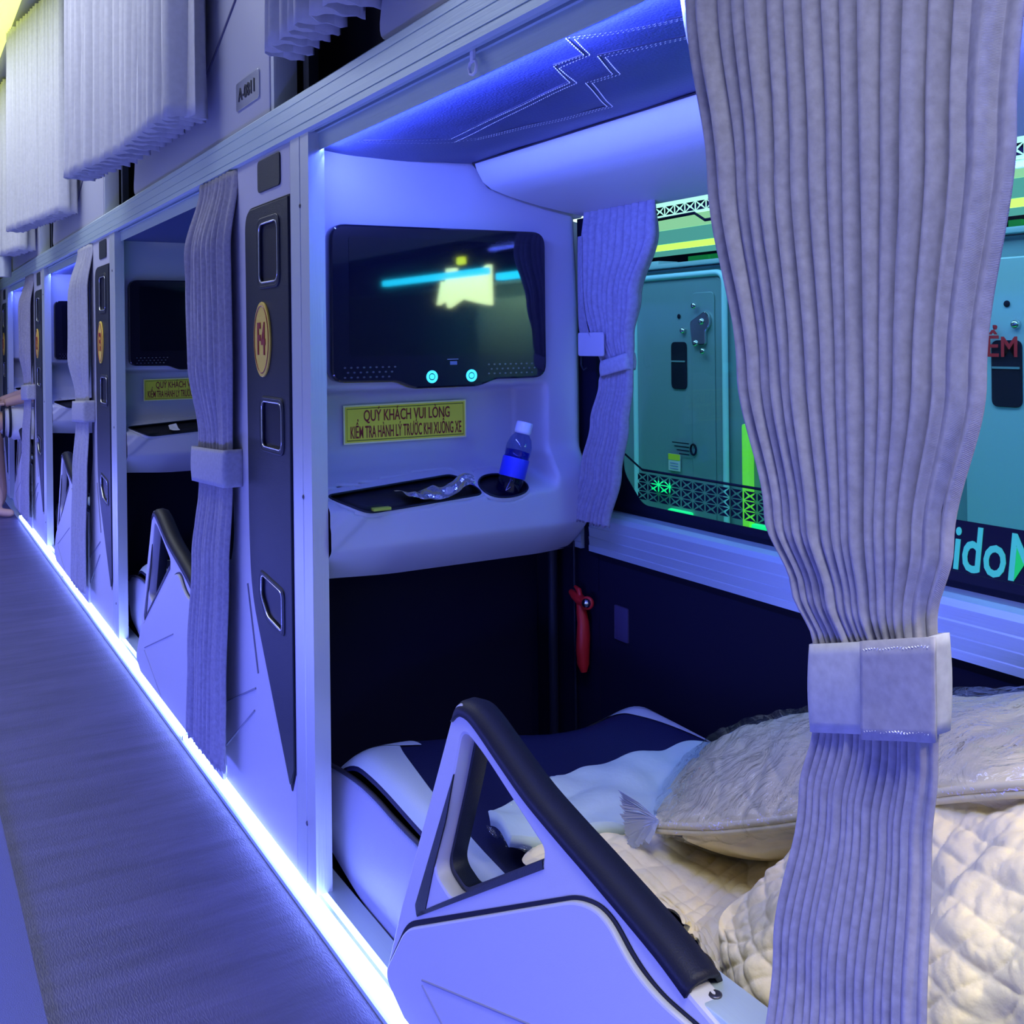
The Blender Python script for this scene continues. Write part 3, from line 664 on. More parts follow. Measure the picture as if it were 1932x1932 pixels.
# ------------------------------------------------------------------ bottle, foil, wrapper
bb = Vector((.4085, 1.775, .640)); ba = Vector((.455-.4085, -.004, .800-.640)).normalized()
bt = thing('water_bottle', 'small clear bottle of blue-lit water leaning in the cup holder', 'bottle', bb)
lathe('bottle_body', [(0,0),(.020,.0),(.0255,.006),(.026,.03),(.0245,.034),(.026,.040),(.026,.075),(.0245,.079),(.0262,.084),(.0258,.100),(.021,.116),(.013,.126),(.0115,.130),(.0115,.138)], bb, ba, M['bottle'], bt, 28)
lathe('water', [(0,.002),(.019,.002),(.0240,.008),(.0245,.075),(.0243,.090),(0,.092)], bb, ba, M['water'], bt, 28)
lathe('label', [(.0266,.036),(.0270,.037),(.0270,.074),(.0266,.075)], bb, ba, M['label'], bt, 28)
lathe('cap', [(.0118,.124),(.0165,.126),(.0172,.130),(.0168,.146),(.0155,.1485),(0,.149)], bb, ba, M['cap'], bt, 28)
def crumple(name, ctrl, m, amp, nr=18, nc=40, parent=None, fq=45):
    g = crgrid(ctrl, nr, nc); n = normals(g)
    return grid(name, [[g[i][j]+n[i][j]*amp*noise.noise(g[i][j]*fq) for j in range(nc)] for i in range(nr)], m, parent)
V = Vector
f1 = crumple('foil_wrapper', [[V((.17,1.79,.672)), V((.205,1.785,.664)), V((.245,1.785,.668)), V((.285,1.785,.672)), V((.305,1.785,.690)), V((.325,1.785,.692))],
                              [V((.18,1.765,.662)), V((.21,1.760,.654)), V((.245,1.755,.658)), V((.285,1.757,.664)), V((.303,1.757,.680)), V((.322,1.757,.682))],
                              [V((.205,1.755,.655)), V((.222,1.745,.650)), V((.25,1.745,.651)), V((.28,1.745,.657)), V((.300,1.745,.668)), V((.318,1.75,.668))]], M['foil'], .010)
tag(recenter(f1), 'crumpled silver foil wrapper lying in the tray', 'wrapper')
tag(recenter(bx('wrapper', .105, .140, 1.738, 1.752, .640, .6455, M['lime'], None, .001)), 'small lime-green wrapper at the left of the tray', 'wrapper')
tag(recenter(crumple('paper_scrap', [[V((.170,1.79+PER,.668)), V((.195,1.785+PER,.672))], [V((.165,1.75+PER,.655)), V((.20,1.75+PER,.652))]], M['shirt'], .006)), 'white paper scrap in the tray of the dark second cabin', 'paper')
# ------------------------------------------------------------------ bedding of the open cabin
def Q(px, py, x, zmin=.0):
    p = P(px, py, x)
    while p.z < zmin and x > .07: x -= .01; p = P(px, py, x)
    return p
def ctl(rows, zmin=.232): return [[Q(x, y, d, zmin) for x, y in r[1]] for r in rows for d in [r[0]]]
def ctl2(rows): return [[P(x, y, d) for x, y, d in r] for r in rows]
# quilt
qc = ctl([(.43, [(1060,1560),(1150,1575),(1290,1590),(1430,1585),(1560,1500),(1700,1440),(1850,1420),(2080,1420)]),
          (.36, [(985,1622),(1150,1608),(1300,1640),(1440,1632),(1560,1585),(1700,1520),(1850,1480),(2080,1480)]),
          (.28, [(1060,1655),(1190,1655),(1295,1700),(1400,1690),(1530,1670),(1700,1630),(1850,1590),(2080,1590)]),
          (.21, [(1150,1690),(1250,1712),(1310,1745),(1390,1730),(1520,1750),(1700,1770),(1850,1745),(2080,1740)]),
          (.15, [(1190,1685),(1270,1732),(1318,1772),(1385,1815),(1500,1860),(1700,1880),(1850,1880),(2080,1880)]),
          (.125, [(1195,1690),(1275,1738),(1322,1782),(1385,1890),(1440,1990),(1700,2050),(1850,2050),(2080,2050)])])
NR, NC = 230, 330
g = crgrid(qc, NR, NC); nn = normals(g); rows = []
for i in range(NR):
    r = []
    for j in range(NC):
        p = g[i][j]; w_ = V((noise.noise(p*9), noise.noise(p*9+V((5,0,0))), 0))*.5
        u = j/NC*30+w_.x*1.6; v = i/NR*15+w_.y*1.6
        a = abs(math.sin(math.pi*(u+v)*.5)); b = abs(math.sin(math.pi*(u-v)*.5))
        puff = (a*b)**.5
        big = noise.noise(p*7+V((3,1,2)))*.030 + noise.noise(p*16)*.011
        fine = abs(noise.noise(p*70))*.003
        edge = min(1, j/6, (NC-1-j)/6)
        n_ = nn[i][j]; n_ = n_ if n_.dot(CAM-p) > 0 else -n_
        r.append(p + n_*(puff*.0045*edge + big*.55*edge + fine*.35))
    rows.append(r)
q = grid('quilt', rows, M['cream']); tag(recenter(q), 'cream diamond-quilted blanket heaped on the bed of the open cabin', 'blanket')
# second fold of quilt lying over the front, from the middle fold down
fc = ctl2([[(1545,1500,.30),(1580,1480,.31),(1650,1470,.31),(1750,1450,.31),(1850,1425,.32),(2080,1430,.32)],
           [(1500,1590,.235),(1560,1570,.25),(1650,1560,.26),(1750,1530,.27),(1850,1500,.28),(2080,1500,.28)],
           [(1440,1660,.20),(1520,1660,.20),(1620,1660,.20),(1740,1640,.20),(1850,1600,.20),(2080,1600,.20)],
           [(1370,1715,.16),(1440,1740,.14),(1560,1760,.13),(1700,1760,.13),(1850,1740,.13),(2080,1740,.13)],
           [(1356,1760,.13),(1410,1830,.11),(1520,1870,.10),(1700,1880,.10),(1850,1880,.10),(2080,1880,.10)],
           [(1368,1850,.13),(1420,1930,.10),(1530,1990,.09),(1700,2050,.09),(1850,2050,.09),(2080,2050,.09)]])
g = crgrid(fc, 170, 260); nn = normals(g); rows = []
for i in range(170):
    r = []
    for j in range(260):
        p = g[i][j]; u = j/260*15+noise.noise(p*8)*.9; v = i/170*17+noise.noise(p*8+V((4,0,0)))*.9
        puff = (abs(math.sin(math.pi*(u+v)*.5))*abs(math.sin(math.pi*(u-v)*.5)))**.5
        n_ = nn[i][j]; n_ = n_ if n_.dot(CAM-p) > 0 else -n_
        e = min(1, j/10, i/8); r.append(p+n_*(e*(puff*.0048 + noise.noise(p*8)*.024 + noise.noise(p*20)*.010+abs(noise.noise(p*42))*.004)+abs(noise.noise(p*80))*.0015))
    rows.append(r)
q2 = grid('quilt_fold', rows, M['cream'], q); q2.data.transform(Matrix.Translation(Vector((0,0,0))))
# pillow in a clear bag
pc = ctl([(.53, [(1300,1470),(1350,1445),(1430,1410),(1520,1390),(1650,1380),(1800,1360),(2080,1350)]),
          (.50, [(1290,1450),(1350,1403),(1430,1368),(1520,1349),(1650,1335),(1800,1318),(2080,1312)]),
          (.44, [(1268,1475),(1340,1412),(1420,1380),(1510,1362),(1650,1344),(1800,1330),(2080,1325)]),
          (.37, [(1250,1510),(1330,1452),(1420,1425),(1510,1405),(1650,1388),(1800,1375),(2080,1370)]),
          (.30, [(1240,1537),(1330,1508),(1420,1488),(1510,1475),(1650,1452),(1800,1432),(2080,1422)]),
          (.26, [(1238,1550),(1330,1548),(1420,1542),(1510,1530),(1650,1505),(1800,1480),(2080,1460)]),
          (.255, [(1242,1562),(1330,1568),(1420,1560),(1510,1549),(1650,1525),(1800,1500),(2080,1480)]),
          (.265, [(1275,1566),(1340,1576),(1420,1572),(1510,1562),(1650,1540),(1800,1520),(2080,1500)]),
          (.275, [(1300,1585),(1350,1602),(1430,1614),(1510,1606),(1650,1590),(1800,1570),(2080,1550)]),
          (.33, [(1330,1590),(1380,1612),(1450,1625),(1520,1618),(1650,1610),(1800,1590),(2080,1570)]),
          (.42, [(1340,1580),(1400,1600),(1460,1615),(1530,1610),(1650,1600),(1800,1580),(2080,1560)])])
g = crgrid(pc, 120, 200); nn = normals(g); rows = []; bag = []
for i in range(120):
    r = []; rb = []
    for j in range(200):
        p = g[i][j]; f = i/119; n_ = nn[i][j]; n_ = -n_ if n_.dot(CAM-p) < 0 and f < .75 else n_
        u = j/200*13+noise.noise(p*6)*.8; v = i/119*9+noise.noise(p*6+V((7,0,0)))*.8
        quilted = 1 if f < .50 else 0
        puff = quilted*min(abs(math.sin(math.pi*(u+v)*.5)), abs(math.sin(math.pi*(u-v)*.5)))**.6*.005
        r.append(p+n_*(puff+noise.noise(p*12)*.005))
        if f < .68:
            wr = abs(noise.noise(p*15+V((2,0,1))))*.008+abs(noise.noise(p*38))*.005
            rb.append(p+n_*(.008+wr))
    rows.append(r)
    if rb: bag.append(rb)
pl = grid('pillow', rows, M['cream2']); tag(recenter(pl), 'cream pillow in a clear plastic bag resting on the quilt', 'pillow')
seam = [P(x, y, .252) for x, y in ((1238,1556),(1330,1560),(1420,1553),(1510,1541),(1650,1517),(1800,1492),(2080,1472))]
tube('hem', crline(seam, 80), .0045, M['cream2'], pl, 8); tube('hem', [p+V((0,0,-.008)) for p in crline(seam, 80)], .004, M['cream2'], pl, 8)
bg = grid('plastic_bag', bag, M['bag'], pl); bg['label'] = 'clear crinkled plastic film'
# gathered end of the bag
c0 = P(1243,1548,.250); vs_, fs = [], []
tipl = crline([P(x, y, .235) for x, y in ((1163,1488),(1168,1510),(1172,1535),(1178,1558),(1182,1578),(1190,1598),(1205,1594),(1222,1588))], 30)
for i, e in enumerate(tipl):
    e = c0.lerp(e, .86+.16*random.random()); mid = c0.lerp(e, .5)+V((0, random.uniform(-.003,.003), random.uniform(.0,.006)))
    d = V((.0, .0014, .0016)); k = len(vs_)
    vs_ += [c0-d*.6, c0+d*.6, mid-d*1.2, mid+d*1.2+V((-.002,0,0)), e-d*1.7, e+d*1.7+V((-.003,0,0))]; fs += [(k,k+1,k+3,k+2), (k+2,k+3,k+5,k+4)]
mesh('bag_tassel', vs_, fs, mat('bluish_gathered_film', (.42,.48,.62), .18, 0, spec=.8), pl)['label'] = 'bunched frayed bag end'
# pale sheet behind
sc_ = ctl([(.52, [(1000,1520),(1062,1480),(1130,1462),(1200,1450),(1275,1430),(1330,1420),(1400,1400)]),
           (.46, [(935,1552),(1062,1490),(1135,1482),(1205,1475),(1280,1460),(1330,1450),(1400,1440)]),
           (.40, [(928,1560),(1050,1545),(1125,1530),(1200,1525),(1260,1520),(1330,1510),(1400,1500)]),
           (.36, [(960,1600),(1060,1590),(1130,1580),(1200,1580),(1260,1580),(1330,1570),(1400,1560)])])
sh = crumple('folded_sheet', sc_, M['sheet'], .014, 60, 110, None, 16); md = sh.modifiers.new('s', 'SOLIDIFY'); md.thickness = .02; md.offset = -1
tag(recenter(sh), 'pale mint folded sheet behind the armrest pad, left of the bagged pillow', 'sheet')
tipc = ctl([(.33, [(920,1560),(960,1540),(1010,1520),(1060,1510)]), (.31, [(925,1566),(965,1570),(1015,1560),(1060,1560)]), (.30, [(960,1600),(990,1615),(1030,1610),(1060,1600)])])
bt_ = crumple('sheet_bag', tipc, clear('grey_film', (.85,.88,.97), .10, .12, bump=.8, bscale=30), .012, 24, 40, sh)
# ------------------------------------------------------------------ curtains
def curtain(name, rowsdef, n, m, parent, depth, nz=120, per=10, wob=.25, seed=0, lean=.35, flat_end=0.0, zig=0.0, fade=None):
    """rowsdef: (z, y_left, y_right, x, amp) from top to bottom; n pleats"""
    zs = [r[0] for r in rowsdef]
    def at_(z):
        for a, b in zip(rowsdef, rowsdef[1:]):
            if a[0] >= z >= b[0]:
                t = (a[0]-z)/(a[0]-b[0]+1e-9); t = t*t*(3-2*t)
                return [a[k]*(1-t)+b[k]*t for k in range(1, 5)]
        return list(rowsdef[-1][1:])
    rows = []
    for i in range(nz+1):
        z = zs[0]+(zs[-1]-zs[0])*i/nz; yl, yr, x0, amp = at_(z); r = []
        N = n*per
        for j in range(N+1):
            s = j/N; ff = 0
            if flat_end and s > 1-flat_end: ff = (s-(1-flat_end))/flat_end
            ph = 2*math.pi*n*s + wob*3.0*noise.noise(V((s*n*.45+seed, z*2.2, seed*3.1))) + 1.2*noise.noise(V((s*n*.9, seed+9, z*.7)))
            a = amp*(1+.35*noise.noise(V((s*n*.8+seed, z*1.6, 5))))*(1-.85*min(1, ff*3))
            wv = .72*math.asin(math.sin(ph)*.985)/1.4+.28*math.sin(ph)
            y = yl+(yr-yl)*s + (yr-yl)/n*lean*math.cos(ph)*(1-min(1, ff*3))
            x = x0 + a*wv + (-.012*math.sin(math.pi*min(1, ff)) if ff else 0)
            zz = z
            if i == nz: zz = z + .004*math.sin(j*2.1)
            r.append(V((x, y, zz)))
        rows.append(r)
    o = grid('cloth', rows, m, parent)
    md = o.modifiers.new('s', 'SOLIDIFY'); md.thickness = .0018; md.offset = 0
    return o
def band(name, yl, yr, z0, z1, xf, xb, m, parent, tilt=0.0):
    """tie band wrapped round the cloth: rounded rectangle loop, slight thickness"""
    lp = fillet([(xf,yl),(xf,yr),(xb,yr),(xb,yl)], .012, 5); rows = []
    for k in range(9):
        f = k/8; z = z0+(z1-z0)*f; e = .0025*math.sin(math.pi*f)
        cxm, cym = (xf+xb)/2, (yl+yr)/2
        rows.append([V((p[0]+(e if p[0] > cxm else -e), p[1], z + tilt*(p[1]-cym) + .0008*noise.noise(V((p[1]*90, z*90, 0))))) for p in lp])
    o = grid(name, rows, m, parent, close=True); md = o.modifiers.new('s', 'SOLIDIFY'); md.thickness = .003; return o
# nearest curtain
fc1 = thing('tied_curtain', 'large lilac-grey pleated curtain tied with a wide band, nearest the camera', 'curtain', (0, .55, .05), 'tied cabin curtains')
curtain('cloth', [(1.335,.752,.392,.008,.018),(1.25,.738,.402,.006,.024),(1.09,.708,.416,.004,.025),(.92,.672,.440,.002,.022),(.80,.640,.466,.0,.018),(.745,.612,.480,0,.014),(.705,.592,.478,0,.010),(.64,.592,.480,0,.010),(.58,.606,.486,0,.012),(.45,.624,.484,-.010,.015),(.30,.626,.462,-.034,.016),(.06,.640,.450,-.036,.017)],
        17, M['fabric'], fc1, .02, nz=160, per=16, seed=1, lean=.42, flat_end=.24, wob=.6)
# loose flap at its upper left
grid('side_flap', crgrid([[V((.03,.79,1.33)), V((.035,.80,1.33)), V((.02,.76,1.33))], [V((.03,.775,1.25)), V((.045,.795,1.245)), V((.02,.742,1.25))], [V((.03,.745,1.19)), V((.04,.760,1.19)), V((.02,.728,1.19))], [V((.02,.720,1.14)), V((.025,.722,1.14)), V((.015,.718,1.14))]], 20, 12), M['fabric_light'], fc1)
band('tie_band', .593, .474, .649, .719, -.015, .013, M['fabric_light'], fc1, tilt=-.29)
grid('band_end', [[V((-.0195+.0008*noise.noise(V((y_*60,f*6,0))), y_, .649+.070*f-.29*(y_-.5335))) for y_ in [.466+.064*k/20 for k in range(21)]] for f in [-.03, .1, .25, .4, .55, .7, .85, 1.02]], M['fabric'], fc1).modifiers.new('s','SOLIDIFY').thickness = .003
for f in (.06, .93):
    tube('band_stitching', [(-.0220+.0005*math.sin(k*2.4), .469+.058*k/60, .649+.070*f-.29*(.469+.058*k/60-.5335)+.0010*math.sin(k*2.1)) for k in range(61)], .0006, M['stitch'], fc1, 4)
def tied(label, mtl, dy, seed, yl=2.43, w=.30, tie=.68):
    t = thing('tied_curtain', label, 'curtain', (-.02, 2.35+dy, .0), 'tied cabin curtains')
    yr = yl-w
    curtain('cloth', [(1.32,yl+.085+dy,yr+.07+dy,.0,.014),(1.15,yl+.08+dy,yr+.07+dy,-.022,.029),(.9,yl+.065+dy,yr+.06+dy,-.024,.027),(tie+.05,yl+.035+dy,yr+.075+dy,-.02,.012),(tie-.04,yl+.03+dy,yr+.08+dy,-.02,.011),(.45,yl+.06+dy,yr+.09+dy,-.028,.015),(.2,yl+.09+dy,yr+.10+dy,-.034,.016),(.02,yl+.115+dy,yr+.11+dy,-.034,.016)],
            10, mtl, t, .02, nz=90, per=12, seed=seed, lean=.30, flat_end=.30, wob=.6)
    band('tie_band', yl+.038+dy, yr+.055+dy, tie-.045, tie+.035, -.044, -.001, M['fabric_light'], t, tilt=-.05)
    return t
tied('grey pleated curtain tied with a band, hanging left of the nearest pocket panel', M['fabric'], 0, 3)
tied('pale lilac tied curtain left of the second pocket panel', M['fabric_light'], PER, 5, tie=.70)
tied('grey tied curtain left of the third pocket panel, in front of the striped shorts', M['fabric'], 2*PER, 8, tie=.70)
# upper bunk curtains
def upper(label, pts, zt, zb, n, mtl, seed, amp=.03, hem=False):
    t = thing('upper_curtain', label, 'curtain', (pts[0][0], (pts[0][1]+pts[-1][1])/2, zb), 'upper bunk curtains')
    rows = []; N = n*14; base = crline([V((a, b, 0)) for a, b in pts], N+1)
    for i in range(31):
        f = i/30; z = zt+(zb-zt)*f; r = []
        for j in range(N+1):
            p = base[j]; q = base[min(j+1, N)]; o_ = base[max(j-1, 0)]; tg = (q-o_).normalized(); nr = V((-tg.y, tg.x, 0))
            s = j/N; ph = 2*math.pi*n*s + .8*noise.noise(V((s*n*.5+seed, z*1.2, seed)))
            wv = .8*math.asin(math.sin(ph)*.985)/1.4+.2*math.sin(ph); a = amp*(.75+.25*f)*(1+.3*noise.noise(V((s*n, seed, 0))))
            e = 1
            if hem and s > .93: e = 0
            r.append(V((p.x, p.y, z)) + nr*a*wv*e + tg*(a*.25*math.cos(ph)*e) + V((0,0,(.0022*math.sin(j*1.9) if i == 30 else 0))))
        rows.append(r)
    o = grid('cloth', rows, mtl, t); md = o.modifiers.new('s', 'SOLIDIFY'); md.thickness = .002; md.offset = 0
    return t
upper('upper curtain hem in stepped pleats, top centre beside the dark upper opening', [(-.030,1.815),(-.035,1.70),(-.035,1.58),(-.03,1.44)], 2.36, 1.462, 8, M['fabric_up'], 2, .042)
upper('wide pale grey pleated upper curtain hanging over the grey upper panel', [(-.135,3.46),(-.12,3.30),(-.085,3.05),(-.07,2.75),(-.065,2.50),(-.055,2.34)], 2.36, 1.462, 21, M['fabric_up'], 4, .048, True)
upper('lilac upper curtain second along the row, behind the wide grey one', [(-.16,5.2),(-.12,4.9),(-.08,4.6),(-.05,4.32)], 2.36, 1.462, 22, M['fabric_up'], 6, .04)
upper('upper curtain furthest along the row, beside the yellow light', [(-.16,7.1),(-.13,6.6),(-.09,6.1),(-.05,5.75)], 2.36, 1.43, 22, M['fabric_up'], 9, .045)
# ------------------------------------------------------------------ upper bunk panels
def upanel(label):
    t = thing('upper_bunk_panel', label, 'panel', (.01, 2.6, 1.40), 'grey upper bunk panels')
    lp = fillet([(1.985,1.4005),(3.335,1.4005),(3.30,1.50),(3.30,2.3),(1.985,2.3)], [0,.06,.1,0,0])
    shape('body', [lp], 'YZ', .012, .024, M['grey2'], t, .003)
    tube('moulded_groove', [(.0005, 2.10, 1.78), (.0005, 2.207, 1.686), (.0005, 2.478, 1.562), (.0005, 2.56, 1.52)], .004, mat('upper_groove', (.10,.10,.16), .6), t, 6)
    bx('end_frame', .002, .05, 1.965, 1.984, 1.4005, 2.3, M['alu'], t, .002)
    bx('inner_frame', .05, .07, 1.90, 1.93, 1.40, 2.3, M['dark'], t)
    return t
u1 = upanel('grey upper bunk panel bearing the small number plate, above the nearest pocket strip')
dup(u1, -PER, 'grey upper bunk panel top centre, right of the dark opening'); dup(u1, PER, 'grey upper bunk panel second from the camera, mostly behind curtains'); dup(u1, 2*PER, 'grey upper bunk panel furthest away, behind the far curtains')
struct(bx('wall_back', .16, .18, -1.2, 8.2, 1.402, 2.40, M['navy']))
pt_ = thing('number_plate', 'small embossed plate reading A-0811 on the grey upper panel', 'plate', (-.002, 2.125, 1.443))
shape('plate', [rrect(2.046,2.205,1.443,1.503,.008)], 'YZ', -.0015, .003, M['chrome'], pt_, .001)
text('embossed_text', 'A-0811', 'AISLE', (-.0035, 2.125, 1.473), .040, M['dark'], pt_, sx=1.0, ext=.0008)
# upper curtain track and lime-yellow ceiling light
struct(bx('trim_10', -.02, .02, -1.2, 8.2, 2.30, 2.34, M['alu_rail']))
tb = bx('ceiling_light_tube', -.40, -.17, 3.9, 8.1, 2.365, 2.395, M['tube'], None, .008); tag(recenter(tb), 'glowing lime-yellow ceiling light at the far top left', 'light')
hp = thing('grab_pole', 'violet-lit upright grab pole with a clamp at the far left edge', 'pole', (-.13, 6.25, 1.30))
tube('tube', [(-.13, 6.25, 1.36), (-.13, 6.25, 2.36)], .016, M['alu'], hp, 14); tube('clamp', [(-.12, 6.25, 1.32), (-.12, 6.25, 1.43)], .040, M['alu'], hp, 16)
cf = thing('aisle_end_curtain', 'pale greenish curtain strip at the far left edge of the aisle', 'curtain', (-.25, 7.7, .2))
curtain('cloth', [(2.3,7.75,7.74,-.2,.0)]*2, 1, M['fabric_light'], cf, .02, nz=2) if False else None
grid('cloth', [[V((-.6+.52*k/80, 7.7+.02*math.sin(k*.9), z)) for k in range(81)] for z in (2.3, 1.6, .9, .3)], mat('pale_green_cloth', (.6,.72,.6), .9), cf)
# ------------------------------------------------------------------ window curtain of the open cabin
wc = thing('window_curtain', 'lilac pleated curtain gathered at the left of the window', 'curtain', (.60, 1.70, .56))
curtain('cloth', [(1.212,1.762,1.535,.598,.014),(1.15,1.758,1.528,.594,.020),(1.03,1.752,1.585,.592,.020),(.95,1.725,1.603,.590,.014),(.90,1.700,1.606,.592,.009),(.885,1.700,1.608,.592,.008),(.86,1.708,1.610,.592,.009),(.78,1.735,1.625,.590,.011),(.68,1.765,1.645,.586,.012),(.575,1.800,1.672,.580,.014)],
        10, M['fabric'], wc, .02, nz=110, per=14, seed=12, lean=.42, wob=.8)
grid('side_fold', crgrid([[V((.575,1.760,1.16)), V((.572,1.74,1.16))], [V((.575,1.762,1.03)), V((.570,1.735,1.03))], [V((.575,1.755,.955)), V((.570,1.715,.96))], [V((.578,1.725,.915)), V((.574,1.690,.92))]], 16, 6), M['fabric'], wc)
band('tie_band', 1.694, 1.604, .880, .912, .576, .606, M['fabric_light'], wc, tilt=-.2)
ws = thing('curtain_strap', 'grey strap loop holding the window curtain to the wall', 'strap', (.60, 1.75, .905))
shape('strap', [rrect(1.668,1.757,.914,.962,.006)], 'YZ', .572, .003, M['grey'], ws, .001)
tube('wire_hook', [(.578,1.756,.915),(.578,1.757,.895),(.578,1.748,.885),(.578,1.735,.890)], .0018, M['dark'], ws, 6)
# ------------------------------------------------------------------ neighbouring coach and yard
nb = thing('parked_coach', 'teal-grey side of another coach seen through the window', 'coach', (1.62, 2.0, -.6))
bx('body', 1.62, 1.9, -2.5, 5.5, -.6, 1.185, M['buspaint'], nb, .02)
shape('hatch', [fillet([(2.452,-.2),(2.90,-.2),(2.90,1.145),(2.452,1.145)], .05)], 'YZ', 1.612, .012, M['buspaint'], nb, .004)
o = tube('hatch_seal', [(1.604, a, b) for a, b in fillet([(2.444,-.2),(2.900,-.2),(2.900,1.155),(2.444,1.155)], .04)], .010, M['bustrim'], nb, 8, closed=True)
shape('hatch_edge_plate', [rrect(2.49,2.598,-.1,1.095,.02)], 'YZ', 1.603, .004, M['buspaint'], nb, .002)
shape('side_board', [[(2.30,-.5),(2.30,1.16),(1.595,1.16),(1.595,-.5)]], 'YZ', 1.616, .01, M['buspaint'], nb)
shape('pale_board', [fillet([(1.592,-.5),(1.592,1.13),(-.5,1.13),(-.5,-.5)], .03)], 'YZ', 1.608, .02, M['buspaint2'], nb, .004)
for dy, mm in ((0, 0), (-1.185, 1)):
    y = 2.667+dy
    shape('handle_pocket', [rrect(y-.040,y+.037,.778,.935,.018)], 'YZ', 1.596 if mm else 1.604, .006, M['navy'], nb, .002)
    bx('pocket_bar', 1.590 if mm else 1.598, 1.60, y-.036, y+.033, .868, .873, M['buspaint'], nb)
    lathe('lock_hole', [(0,.001),(.008,.001),(.008,0)], (1.5965 if mm else 1.604, y-.003, 1.02), (-1,0,0), M['navy'], nb, 14)
    lathe('bolt', [(.012,0),(.012,.003),(.009,.010),(.004,.013),(0,.013)], (1.5965 if mm else 1.604, y-.026, .972), (-1,0,0), M['steel'], nb, 8)
lt = shape('latch', [fillet([(2.595,1.00),(2.520,1.035),(2.500,1.015),(2.500,.985),(2.520,.97),(2.520,.925),(2.585,.925)], .012)], 'YZ', 1.595, .012, M['steel'], nb, .003)
for y, z in ((2.570,1.052),(2.535,1.0),(2.530,.905),(2.565,.93)):
    lathe('bolt', [(.011,0),(.011,.003),(.008,.009),(0,.010)], (1.590, y, z), (-1,0,0), M['steel'], nb, 8)
tube('round_emblem', [(1.598, 2.592+.013*math.cos(a), .583+.017*math.sin(a)) for a in [2*math.pi*i/20 for i in range(20)]], .0035, M['blackfilm'], nb, 6, closed=True)
for i in range(4): bx('small_print', 1.5985, 1.5995, 2.615, 2.70-.012*i, .598-i*.012, .6015-i*.012, M['blackfilm'], nb)
stk = bx('notice_label', 1.598, 1.600, 2.659, 2.719, .504, .560, M['shirt'], nb); bx('label_head', 1.597, 1.598, 2.659, 2.719, .540, .560, M['yellow'], stk)
for i in range(3): bx('label_line', 1.597, 1.5978, 2.668, 2.710, .510+i*.009, .513+i*.009, mat('violet_print', (.3,.35,.7), .5), stk)
text('lettering', 'ỂM', 'AISLE', (1.588, 1.487, .917), .066, M['redpaint'], nb, sx=.92, bold=.0012)
bx('roof_edge', 1.60, 1.9, -2.5, 5.5, 1.185, 1.200, M['buspaint2'], nb, .004)
bx('roof_object', 1.63, 1.72, 2.80, 2.90, 1.20, 1.215, M['buspaint2'], nb, .005)
tag(recenter(bx('green_strip_light', 1.585, 1.612, 2.325, 2.357, -.2, .684, mat('lit_green_strip', (.2,.8,.1), .5, emit=(.22,.75,.02), es=.6), None, .01)), 'upright lime-green lit strip seen between the curtains through the window', 'light')
for (y0, y1, z0, z1, l) in ((2.714,2.80,.425,.461,'green glowing marker light low outside, left of the lattice centre'), (2.60,2.715,.33,.377,'green glowing marker light low outside, under the lattice'), (2.20,2.32,.34,.384,'green glowing strip low outside, behind the lower right lattice')):
    tag(recenter(bx('green_light', 1.585, 1.607, y0, y1, z0, z1, mat('lit_green_lamp', (.1,.8,.3), .5, emit=(.0,.95,.25), es=.9), None, .01)), l, 'light')
# buildings and lamps across the yard
X2 = 5.0
def zy(py, x=1300): return P(x, py, X2).z
def band_wall(name, p0, p1, m, lab, cat, y0=-4, y1=12, x=X2):
    z1, z0 = zy(p0), zy(p1); o = bx(name, x, x+.1, y0, y1, z0, z1, m); return tag(recenter(o), lab, cat)
band_wall('sign_board', 330, 403, M['wall_white'], 'bright white lit board at the top of the view through the window', 'board')
band_wall('lit_fascia', 403.5, 428, M['wall_lit'], 'pale green lit fascia below the white board outside', 'fascia')
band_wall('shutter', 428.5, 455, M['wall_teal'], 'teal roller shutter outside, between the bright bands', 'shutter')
band_wall('light_tube', 455.5, 467, M['tube'], 'long yellow-green light band across the yard', 'light')
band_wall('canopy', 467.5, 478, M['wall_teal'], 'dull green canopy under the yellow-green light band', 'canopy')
band_wall('building_wall', 478.5, 900, M['navy'], 'dark building wall above the other coach', 'wall')
for i, (a, b) in enumerate(((1300,1338),(1342,1400),(1905,1930),(1936,2000))):
    y0, y1 = P(b, 485, X2-.05).y, P(a, 485, X2-.05).y
    tag(recenter(bx('green_doorway', X2-.06, X2-.02, y0, y1, 1.545, 1.61, M['wall_green'])), 'green lit doorway in the dark building wall, %s' % ['leftmost', 'second from the left', 'third from the left', 'rightmost'][i], 'doorway', 'green lit doorways')
struct(bx('ground', .80, 9, -5, 14, -.75, -.7, M['navy']))
# lamps further back in the yard that the glossy screen mirrors
tag(recenter(bx('cyan_tube_lamp', 1.30, 1.33, -.86, .10, 1.200, 1.226, mat('lit_cyan_tube', (.1,.6,.8), .5, emit=(.02,.62,1.0), es=22), None, .004)), 'long cyan tube lamp outside the window behind the viewer, mirrored in the screen', 'light', 'cyan tube lamps')
tag(recenter(bx('cyan_tube_lamp', 1.30, 1.33, .19, .62, 1.172, 1.198, bpy.data.materials['lit_cyan_tube'], None, .004)), 'short cyan tube lamp outside the window behind the viewer', 'light', 'cyan tube lamps')

